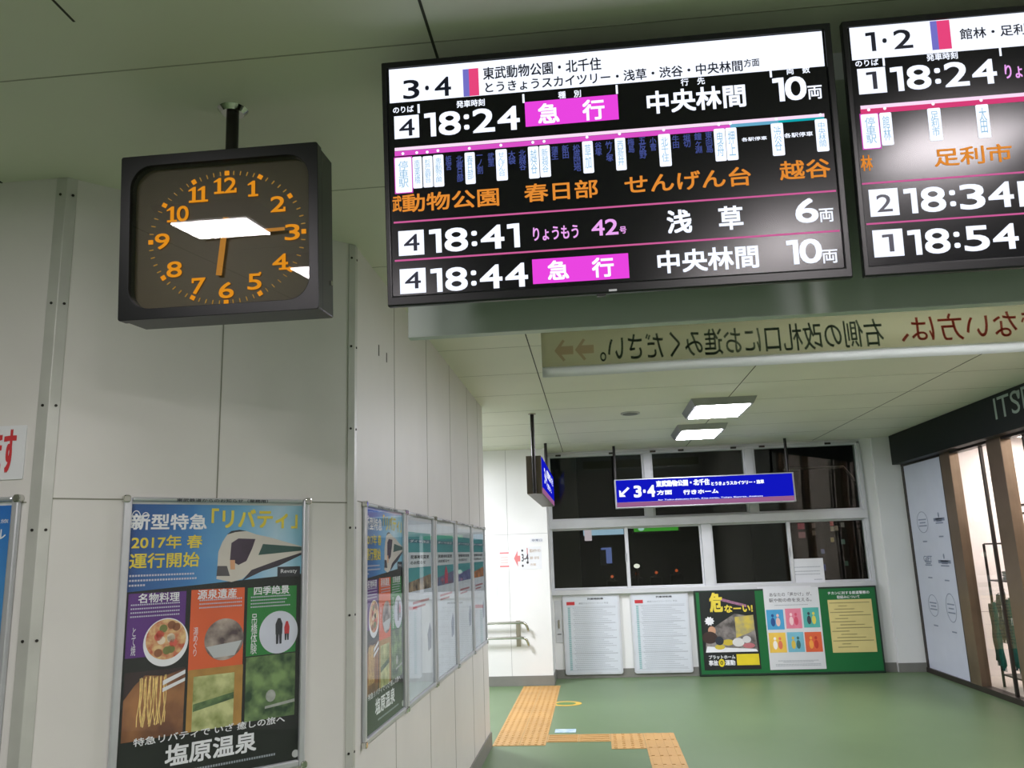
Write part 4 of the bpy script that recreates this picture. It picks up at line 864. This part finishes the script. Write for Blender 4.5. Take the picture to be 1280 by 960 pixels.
# ------------------------------------------------------------------ timetable boards under the windows
def timetable(x0, label, red):
    W, H = 0.70, 0.945
    t = thing('timetable_board', label, 'timetable', (x0, YW, 0.042), 0, 'timetable boards under the windows')
    MB().prism(rrect(0, W, 0, H, 0.03, 6), -0.03, 0).build('frame', mat('timetable_frame', (206,210,216), 0.35, metal=0.2), t, bevel=0.006)
    sh = MB().sheet(0.025, W-0.025, 0.03, H-0.03, -0.0315).build('sheet', mat('timetable_sheet', (206,213,220), 0.5, var=0.02), t)
    MB().sheet(0.05, 0.15, H-0.125, H-0.085, -0.0325).build('red_heading', m_red, sh)
    text(sh, 'heading', '列車時刻表', W*0.44, W*0.72, H-0.055, 0.026, -0.0325, m_ink, 0.03)
    text(sh, 'sub_heading', '東武スカイツリーライン 平日', 0.20, 0.56, H-0.107, 0.022, -0.0325, m_pale, 0.02)
    g = MB()
    for i in range(33):
        z = H-0.16-i*0.0225
        if z < 0.06: break
        x = 0.125+0.01*(i % 3)
        while x < W-0.06-0.05*((i*7) % 4):
            g.sheet(x, x+0.009, z-0.004, z+0.004, -0.0325); x += 0.0165
    g.build('departure_figures', m_pale, sh)['kind'] = 'stuff'
    c = MB()
    for i in range(33):
        z = H-0.16-i*0.0225
        if z < 0.06: break
        c.sheet(0.062, 0.092, z-0.008, z+0.008, -0.0325)
    c.build('hour_column', m_pteal, sh)
    l = MB()
    for z in (H-0.145, 0.60, 0.43, 0.25, 0.05): l.sheet(0.05, W-0.05, z-0.0012, z+0.0012, -0.0325)
    l.build('rules', m_pale, sh)
    return t
timetable(-0.43, 'left white timetable board under the windows, beside the white end wall', True)
timetable(0.405, 'right white timetable board under the windows, beside the green notice board', True)

# ------------------------------------------------------------------ green notice board and what is pinned on it
gb = thing('notice_board', 'wide green notice board standing against the wall under the right windows', 'notice board', (1.17, 10.38, 0.0))
MB().box(0.01, 2.125, 0.0, 0.06, 0.01, 0.985).build('panel', m_green, gb, bevel=0.003)
MB().ring([(0,.004),(2.135,.004),(2.135,.992),(0,.992)], [(.022,.030),(2.113,.030),(2.113,.970),(.022,.970)], -0.0005, 0.062).build('frame', m_dgreen, gb, bevel=0.003)
BR = {}
for r in BOARD: BR.setdefault(r[0], []).append(r[1:])
K = 10.38/10.3
def bx(x): return x*K
def bz(z): return 1.5+(z-1.5)*K
def board_text(t, name, row, m, bold=0.02, y=-0.0035, ox=0, oz=0):
    s_, x0, x1, z, h = row; return text(t, name, s_, bx(x0)-ox, bx(x1)-ox, bz(z)-oz, h*K, y, m, bold)
gt = MB()
for r in BR['white'][2:]: s_, x0, x1, z, h = r; add_text(gt, s_, bx(x0)-1.17, bx(x1)-1.17, bz(z), h*K, -0.0135, 0.02)
gt.v = [(v[0], v[1]+0.012, v[2]) for v in gt.v]; gt.build('board_title', m_w, gb)
p1 = thing('safety_poster', 'black poster with yellow shouting headline on the left of the green board', 'poster', (1.228, 10.3785, 0.075), 0)
b1 = MB().sheet(0, 0.66, 0, 0.90, -0.002).build('sheet', m_bk, p1)
for r in BR['yellow']: board_text(b1, 'headline', r, m_y, 0.04, -0.0035, 1.228, 0.075)
board_text(b1, 'slogan', BR['white'][0], m_w, 0.03, -0.0035, 1.228, 0.075)
s_, x0, x1, z, h = BR['white'][1]
for tx_, a_, b_ in (('事故', 0.0, .36), ('運動', .62, 1.0)): board_text(b1, 'slogan', (tx_, x0+(x1-x0)*a_, x0+(x1-x0)*b_, z, h), m_w, 0.03, -0.0035, 1.228, 0.075)
board_text(b1, 'slogan', ('0', x0+(x1-x0)*.44, x0+(x1-x0)*.54, z, h*.7), m_bk, 0.03, -0.0035, 1.228, 0.075)
MB().flat([(.24,.83),(.55,.74),(.55,.71),(.24,.795)], -.003).build('pink_strip', mat('strip_mauve', (150,104,130), .6, var=.3, scale=60), b1)
MB().flat([(.03,.20),(.64,.20),(.62,.60),(.40,.64),(.20,.52),(.05,.42)], -.0025).build('platform_picture', mat('platform_greys', (72,68,66), .6, c2=(150,144,140), nscale=9), b1)
MB().flat([(.03,.20),(.64,.20),(.62,.23),(.30,.25),(.05,.27)], -.0028).build('platform_edge_picture', m_w, b1)
MB().flat([(.40,.36),(.62,.44),(.62,.62),(.40,.60)], -.0028).build('train_side_picture', mat('print_yellow_grey', (150,146,120), .6, c2=(206,186,80), nscale=10), b1)
for i, (cx, cz, rx, rz, c) in enumerate(((.12,.45,.045,.05,(196,150,120)), (.09,.37,.09,.07,(60,44,40)), (.30,.31,.07,.035,(200,178,60)), (.20,.26,.06,.03,(206,186,70)), (.42,.31,.07,.05,(216,216,214)), (.52,.34,.05,.04,(206,206,206)), (.20,.33,.05,.05,(44,50,60)), (.54,.27,.07,.03,(186,110,116)))):
    MB().ellipse(cx, cz, rx, rz, -.0034-.0001*i, -.0028, 18).build('crowd_shape_picture', mat('print_shape_%s' % 'abcdefgh'[i], c, .6), b1)
bs = []
for i in range(20): a = 2*PI*i/20; rr = 1.0 if i % 2 == 0 else 0.72; bs.append((.10+.06*rr*math.cos(a), .56+.055*rr*math.sin(a)))
MB().flat(bs, -.0032).build('white_burst', m_w, b1)
ox_, oz_ = bx(x0+(x1-x0)*.49)-1.228, bz(z)-.075
s_, x0, x1, z, h = BR['yellowbox'][0]
MB().sheet(bx(x0)-1.228, .645, bz(z)-.075-h/2*K, bz(z)-.075+h/2*K, -.0032).build('yellow_box', mat('safety_yellow', (226,206,40), .6), b1)
MB().ellipse(ox_, oz_, .036, .046, -.0030, -.0024, 20).build('zero_emblem', mat('safety_yellow2', (226,206,40), .6), b1)
p2 = thing('campaign_poster', 'white poster with six small coloured pictures in the middle of the green board', 'poster', (1.99, 10.378, 0.062), 0)
b2 = MB().sheet(0, 0.645, 0, 0.935, -0.002).build('sheet', m_paper, p2)
for r in BR['blk']: board_text(b2, 'headline', r, mat('grey_print', (112,112,116), .6), 0.01, -0.0035, 1.99, 0.062)
cols = {'t1':(74,160,206), 't2':(224,130,152), 't3':(84,176,168), 't4':(236,196,84), 't5':(120,186,206), 't6':(222,100,62)}
spots = {'t1':((40,80,140),(230,190,180)), 't2':((246,206,210),(214,84,110)), 't3':((60,70,80),(214,206,90)), 't4':((246,240,230),(226,120,90)), 't5':((216,190,80),(60,110,110)), 't6':((240,160,70),(196,60,46))}
for k_ in cols:
    s_, x0, x1, z, h = BR[k_][0]; x0 = bx(x0)-1.99; x1 = bx(x1)-1.99; z = bz(z)-.062; h *= K
    pc = MB().sheet(x0, x1, z-h/2, z+h/2, -.003).build('coloured_picture', mat('tile_'+k_[1].replace('1','a').replace('2','b').replace('3','c').replace('4','d').replace('5','e').replace('6','f'), cols[k_], .6), b2)
    for j, c in enumerate(spots[k_]):
        cx = x0+(x1-x0)*(.35+.3*j)
        MB().ellipse(cx, z-h*.12, (x1-x0)*.13, h*.22, -.0036-.0002*j, -.0030, 16).ellipse(cx, z+h*.20, (x1-x0)*.08, h*.08, -.0036-.0002*j, -.0030, 14).build('picture_figure', mat('tile_spot_%s%d' % (k_[1], j), c, .6), b2)
m_fine = MB()
for z, a_, b_ in ((.10,.10,.56),(.085,.16,.50),(.06,.07,.58),(.045,.07,.58),(.735,.12,.50)):
    x = a_
    while x < b_: m_fine.sheet(x, x+.009, z-.0035, z+.0035, -.003); x += .013
m_fine.build('fine_print', m_pale, b2)
p3 = thing('yellow_notice', 'pale yellow sheet of small print on the right of the green board', 'notice', (2.728, 10.378, 0.240), 0)
b3 = MB().sheet(0, 0.505, 0, 0.602, -0.002).build('sheet', mat('pale_yellow_paper', (214,200,134), .6, var=.03), p3)
m_f3 = MB()
for i in range(15):
    z = .565-i*.036; x = .02+.05*((i*5) % 3)
    while x < .48-.09*((i*3) % 4):
        m_f3.sheet(x, x+.011, z-.005, z+.005, -.003); x += .0165
m_f3.build('small_print', mat('olive_print', (120,112,72), .6), b3)
wn = thing('window_notice', 'white paper notice stuck inside the lower right window', 'notice', (2.37, YW-0.001, 1.045))
w1 = MB().sheet(0, 0.385, 0, 0.285, 0.012).build('sheet', m_paper, wn)
m_f4 = MB()
for z, a_, b_ in ((.185,.04,.34),(.135,.04,.33),(.10,.04,.33),(.035,.26,.35)):
    x = a_
    while x < b_: m_f4.sheet(x, x+.009, z-.005, z+.005, .011); x += .0135
m_f4.build('small_print', m_pale, w1)
rl = tag(MB().box(1.93, 2.56, 10.405, 10.44, 0.990, 1.012).build('paper_roll_strip', m_paper, bevel=.004), 'white strip lying along the top of the green board', 'strip')

# ------------------------------------------------------------------ white end wall: notices and handrails
def label_plate(name, label, row, m_edge, fill):
    x0, x1, z, h = row
    t = thing(name, label, 'notice', (x0, 9.97, z-h/2)); wd = x1-x0
    p = MB().prism(rrect(0, wd, 0, h, .006, 3), -.003, 0).build('plate', m_paper, t); fill(t, wd, h); return t
m_pkr = mat('print_pale_red', (206,120,120), .6); m_sand = mat('print_sand', (190,176,164), .6)
def fill_small(t, w_, h): 
    MB().sheet(.008, w_-.008, h-.035, h-.018, -.004).sheet(.008, w_-.008, .015, .032, -.004).build('red_bars', m_pkr, t)
    mm = MB()
    for z in (.07, .10, .13): mm.sheet(.02, w_-.02, z-.008, z+.004, -.004)
    mm.build('print', mat('print_pale_peach', (226,186,180), .6), t)
label_plate('wall_notice', 'small narrow notice with red bars on the white end wall above the handrails', (-1.1447, -1.0189, 1.4428, 0.2064), None, fill_small)
def fill_map(t, w_, h):
    MB().flat([(.01,h*.5),(.055,h*.85),(.055,h*.62),(.085,h*.62),(.085,h*.36),(.055,h*.36),(.055,h*.12)], -.004).build('red_arrow', m_pkr, t)
    text(t, 'platform_numbers', '3-4', .10, .185, h*.52, h*.34, -.0045, m_ink, .02)
    MB().ellipse(.112, h*.84, .012, .014, -.0045, -.003, 14).ellipse(.112, h*.16, .012, .014, -.0045, -.003, 14).ellipse(.172, h*.30, .014, .016, -.0045, -.003, 14).build('dots', m_ink, t)
    MB().sheet(.168, .176, h*.5, h*.95, -.0044).build('red_line', m_red, t)
    tx = MB(); add_text(tx, '東武スカイツリーライン', .20, w_-.01, h*.82, .042, -.004, .03); add_text(tx, '浅草・北千住', .20, w_-.03, h*.50, .034, -.004, .03); add_text(tx, '方面', .20, w_-.07, h*.20, .030, -.004, .03)
    tx.build('direction_text', m_sand, t)
label_plate('wall_notice', 'wider notice with platform numbers 3-4 and a red arrow on the white end wall', (-0.975, -0.634, 1.452, 0.262), None, fill_map)
def fill_tag(t, w_, h): text(t, 'label_text', '非常口', .02, w_-.01, h/2, h*.6, -.004, mat('print_slate', (120,130,150), .6), .03)
label_plate('wall_label', 'tiny white label near the top right of the notices on the white end wall', (-0.765, -0.611, 1.658, 0.047), None, fill_tag)
hr = thing('handrail', 'double steel handrail with bent down ends on the white end wall', 'handrail', (-0.94, 9.97, 0))
for z in (0.715, 0.545):
    MB().tube([(-2.2, -.075, z), (.045, -.075, z), (.075, -.073, z-.006), (.098, -.068, z-.026), (.112, -.06, z-.06), (.122, -.05, z-.10)], .016, 14).build('rail', m_chrome, hr, smooth=True)
MB().box(-.028, .024, -.012, 0, .44, .735).build('bracket_plate', m_steel, hr, bevel=.003)
for z in (0.70, 0.53): MB().tube([(-.002, 0, z), (-.002, -.075, z)], .008, 10).build('bracket_arm', m_steel, hr)
jb = thing('wall_hatch', 'narrow grey hatch with a small handle between the end wall and the left timetable board', 'hatch', (-0.53, YW, 0.42))
MB().box(0, 0.09, -0.008, 0, 0, 0.50).build('door', mat('hatch_grey', (190,193,194), .45), jb, bevel=.002)
MB().box(.035, .055, -.02, -.008, .17, .27).build('handle', m_steel, jb, bevel=.003)
MB().box(.02, .07, -.0095, -.008, .095, .105).build('slot', m_screw, jb)

# ------------------------------------------------------------------ shop on the right
fa = thing('shop_fascia', 'dark green shop fascia with grey capital letters under the ceiling on the right', 'shop sign', (3.64, 10.30, 0), R(-90))
MB().box(0, 6.3, 0, 0.12, 2.405, CEIL-0.002).build('fascia_board', m_fascia, fa, bevel=.004)
for nm, s_, x0, x1, z, h in SHOPSIGN:
    if nm == 'd': s_, x1 = 'DEMO', x0+0.80
    text(fa, 'letters', s_, x0-.10, x1-.10, z, h, -0.003, mat('fascia_letter_grey', (150,166,156), .5), 0.0)
def yb(y): return 10.40-y      # position along the shop front
sf = thing('storefront', 'bronze framed glass shop front on the right', 'shop front', (XS, 10.40, 0), R(-90))
lp = MB()
for (y1, y0, m, nm) in ((10.405, 10.35, m_dframe, 'post'), (9.285, 9.235, m_dframe, 'post'), (9.235, 9.00, m_bronze, 'post'), (8.165, 7.885, m_bronze, 'post'), (6.0, 5.8, m_bronze, 'post'), (4.1, 3.9, m_bronze, 'post')):
    MB().box(yb(y1), yb(y0), -0.012 if m is m_bronze else 0.0, 0.085, 0.0, 2.42).build(nm, m, sf, bevel=.004)
MB().box(-.06, 6.5, -0.004, 0.09, 2.385, 2.46).build('head_rail', m_dframe, sf); MB().box(-.06, 6.5, -0.014, 0.09, 0.0, 0.055).build('sill', m_dframe, sf, bevel=.003)
MB().box(-.06, 6.5, 0.02, 0.09, 2.46, CEIL-.001).build('transom_panel', m_fascia, sf)
for a, b in ((9.00, 8.165), (7.885, 6.0), (5.8, 4.1)): MB().box(yb(a), yb(b), 0.040, 0.046, 0.055, 2.385).build('shop_glass', glass('shop_glass', (.97,.98,.97), 0.0, 1.35), sf)
MB().box(yb(8.425), yb(8.395), .030, .058, .055, 2.385).build('door_stile', m_dframe, sf); MB().box(yb(7.585), yb(7.555), .030, .058, .055, 2.385).build('door_stile', m_dframe, sf)
ip = MB().box(yb(10.35), yb(9.285), 0.008, 0.05, 0.05, 2.40).build('shop_list_panel', m_shoppn, sf)
mp = mat('print_shop_grey', (128,138,158), .6)
for i, (nm, s_, x0, x1, z, h) in enumerate(SHOPPANEL):
    g = MB(); cx = (x0+x1)/2; w_ = x1-x0; y = 0.0065
    if i in (0, 4, 5):
        k_ = 32; o_ = [(cx+w_*.42*math.cos(2*PI*j/k_), z+h*.48*math.sin(2*PI*j/k_)) for j in range(k_)]; i_ = [(cx+w_*.40*math.cos(2*PI*j/k_), z+h*.455*math.sin(2*PI*j/k_)) for j in range(k_)]
        g.ring(o_, i_, y-.0005, y+.0005)
    for zz, f in ((.12, .30), (-.02, .22), (-.16, .30)): g.sheet(cx-w_*f, cx+w_*f, z+h*zz-.008, z+h*zz+.006, y)
    if i == 2: add_text(g, 'GIFT', cx-w_*.38, cx+w_*.38, z+.05, .06, y, .03)
    if i in (1, 3): g.sheet(cx-w_*.45, cx+w_*.45, z-.005, z+.03, y); g.ellipse(cx, z+h*.38, .018, .03, y-.0004, y+.0004, 14)
    g.sheet(cx-.06, cx+.06, z-h*.5-.10, z-h*.5-.085, y)
    g.build('shop_name_print', mp, ip)
# inside the shop
si = struct(MB().box(XS+0.10, 7.0, 9.85, 9.95, 0, 2.75), 'wall_shop_end', m_shopwh)
struct(MB().box(6.9, 7.0, 3.8, 9.95, 0, 2.75), 'wall_shop_back', m_shopwh)
struct(MB().box(XS+0.10, 7.0, 3.7, 3.8, 0, 2.75), 'wall_shop_front', m_shopwh)
struct(MB().box(XS+0.10, 7.0, 3.7, 9.95, 2.62, 2.72), 'ceiling_shop', m_shopwh)
struct(MB().box(XS+0.10, 7.0, 3.7, 9.95, -0.05, 0.02), 'floor_shop', mat('shop_floor', (206,198,190), .35, var=.04))
struct(MB().box(XS+0.12, 6.9, 9.846, 9.851, 0.70, 0.706), 'trim_11', mat('shop_seam', (176,168,164), .6))
for (x, y, lb) in ((4.9, 8.9, 'lit shop ceiling lamp nearest the shop end wall'), (4.7, 7.0, 'lit shop ceiling lamp in the middle of the shop'), (4.7, 5.2, 'lit shop ceiling lamp farthest from the shop end wall')):
    t = thing('shop_lamp', lb, 'ceiling lamp', (x, y, 2.615), 0, 'lamps inside the shop')
    MB().box(-.32, .32, -.62, .62, -.03, 0).build('housing', m_paper, t, bevel=.004); MB().box(-.28, .28, -.58, .58, -.036, -.03).build('diffuser', l_shop, t)
# wire rack against the glass with hanging scarves and goods
rk = thing('display_rack', 'dark metal ladder rack with shelves standing in the shop behind the glass', 'rack', (4.05, 8.55, 0.02))
def bar(p, q, r=.012): return MB().tube([p, q], r, 8)
for (x, y, h) in ((0, .60, 1.42), (0, 0, 2.30), (.42, .60, 1.42), (.42, 0, 2.30), (0, -.62, 2.30), (.42, -.62, 2.30)): bar((x, y, 0), (x, y, h), .014).build('upright', m_dframe, rk)
for z in (1.42, 1.05, .12):
    MB().box(0, .42, 0, .60, z-.008, z+.008).build('shelf', m_dframe, rk, bevel=.003)
for z in (1.78, 1.70, 1.45, 1.10, .72, .12): MB().box(0, .42, -.62, 0, z-.008, z+.008).build('shelf', m_dframe, rk, bevel=.003)
tk_ = (4.05, 8.55, .02)
# scarves on the rail facing the passage
sc_cols = [('teal', (20,82,76)), ('dark_teal', (18,60,62)), ('grey', (120,124,120)), ('charcoal', (58,66,66)), ('blue_green', (24,96,92)), ('slate', (70,80,90))]
lb_s = ['teal scarf hanging nearest the bronze post in the shop', 'dark teal scarf hanging second from the bronze post in the shop', 'grey scarf hanging on the rack behind the shop glass', 'charcoal scarf hanging between teal scarves in the shop', 'blue green scarf hanging low on the rack in the shop', 'slate scarf hanging at the far side of the rack in the shop']
for i, (nm, c) in enumerate(sc_cols):
    y0 = 8.66+i*.088; zt = (.92, .90, .98, .94, .86, .84)[i]; L_ = (.66, .62, .34, .42, .62, .56)[i]
    t = thing('scarf', lb_s[i], 'scarf', (4.015, y0, zt), 0, 'scarves hanging on the shop rack')
    mb = MB(); nz, ny = 14, 10
    for a in range(nz+1):
        for b in range(ny+1):
            zz = -L_*a/nz; yy = (b/ny-.5)*.068*(1+.25*a/nz); xx = .012*math.sin(b*1.9+i)+.006*math.sin(a*.9+b); mb.v.append((xx, yy, zz))
    for a in range(nz):
        for b in range(ny): q = a*(ny+1)+b; mb.f.append((q, q+1, q+ny+2, q+ny+1))
    o = mb.build('cloth', mat('scarf_'+nm, c, .8, var=.2, scale=30), t, smooth=True); s_ = o.modifiers.new('thickness', 'SOLIDIFY'); s_.thickness = .008
    fr = MB()
    for b in range(9): yy = (b/8-.5)*.08; fr.tube([(0, yy, -L_+.004), (.004*math.sin(b*2), yy+.004*math.cos(b*3), -L_-.05)], .003, 6)
    fr.build('fringe', mat('scarf_'+nm, c), t)
    MB().tube([(0, 0, -.01), (0, 0, .012), (.03, 0, .012)], .004, 8).build('hook', m_dframe, t)
    if i == 0: MB().box(-.018, -.014, -.03, .03, -.26, -.19).build('price_tag', m_paper, t)
goods = [('box', (.10,.07,.11), (206,116,70)), ('bottle', (.03,.03,.16), (226,216,206)), ('box', (.09,.08,.08), (60,56,54)), ('pouch', (.08,.05,.12), (196,70,80)), ('bottle', (.03,.03,.15), (150,180,160)), ('box', (.11,.08,.09), (230,226,220)), ('pouch', (.09,.05,.11), (176,84,60)), ('bottle', (.03,.03,.17), (70,80,90)), ('box', (.08,.08,.12), (150,120,100))]
n_ = 0
SH = [(1.45, 'second shelf from the rack top'), (1.10, 'middle shelf of the rack'), (.72, 'second shelf from the rack bottom'), (.12, 'lowest shelf of the rack')]
places = ['far end', 'middle', 'near end']
for z, shn in SH:
    for j in range(3):
        k_, (a, b, h), c = goods[n_ % len(goods)]; c = tuple(max(0, min(255, v+random.randint(-14, 14))) for v in c)
        y = 8.55-.12-j*.19
        if z == .72: c = ((190,60,70), (200,96,50), (206,120,64))[j]
        t = thing({'box':'gift_box','bottle':'bottle','pouch':'pouch'}[k_], '%s at the %s of the %s' % ({'box':'gift box','bottle':'slim bottle','pouch':'flat pouch'}[k_], places[j], shn), {'box':'box','bottle':'bottle','pouch':'pouch'}[k_], (4.16, y, .02+z+.008))
        mm = mat('goods_%s' % 'abcdefghijklmnop'[n_], c, .5)
        if k_ == 'box':
            MB().box(-a/2, a/2, -b/2, b/2, 0, h).build('carton', mm, t, bevel=.004); MB().box(-a/2-.002, a/2+.002, -b*.12, b*.12, 0.001, h+.002).build('ribbon', m_paper, t)
        elif k_ == 'bottle':
            MB().tube([(0,0,0),(0,0,h*.62),(0,0,h*.76),(0,0,h*.82)], [a, a, a*.45, a*.4], 16).build('glass_body', mm, t); MB().tube([(0,0,h*.82),(0,0,h)], a*.5, 14).build('cap', m_dframe, t)
        else:
            MB().prism([(-a/2,0),(a/2,0),(a/2*.92,h),(-a/2*.92,h)], -b/2, b/2).build('bag', mm, t, bevel=.012); MB().box(-a*.42, a*.42, -b*.2, b*.2, h-.006, h+.004).build('zip', m_screw, t)
        n_ += 1
for i, (y, c, lb) in enumerate(((8.62, (226,222,216), 'white folded cloth at the near side of the low back shelf of the rack'), (8.82, (200,196,188), 'beige folded cloth at the middle of the low back shelf of the rack'), (9.02, (150,160,150), 'grey green folded cloth at the far side of the low back shelf of the rack'))):
    t = thing('folded_cloth', lb, 'cloth', (4.26, y, 1.078), 0, 'folded cloths on the rack shelf')
    for j in range(3): MB().box(-.10, .10, -.08, .08, j*.028, j*.028+.026).build('fold', mat('cloth_%s' % 'abc'[i], c, .8), t, bevel=.010)
rk2 = dup(rk, (4.05, 7.22, 0.02), None, 'dark metal ladder rack standing farther along behind the bronze post')
for nm, lo, lb in (('gift_box', (4.16, 7.05, .02+1.458), 'gift box on the farther rack behind the bronze post, upper shelf'), ('pouch', (4.16, 7.05, .02+.728), 'pouch on the farther rack behind the bronze post, lower shelf'), ('gift_box.001', (4.16, 7.60, .02+1.058), 'gift box on the farther rack behind the bronze post, near upright')):
    if nm in bpy.data.objects: dup(bpy.data.objects[nm], lo, None, lb)
wb_ = thing('white_bin', 'white box standing on the shop floor behind the glass beside the bronze post', 'box', (3.98, 8.17, .02))
MB().column([(-.07,-.09),(.07,-.09),(.07,.09),(-.07,.09)], 0, .25).build('tub', m_paper, wb_, bevel=.012); MB().box(-.08, .08, -.10, .10, .25, .275).build('lid', m_white, wb_, bevel=.006)
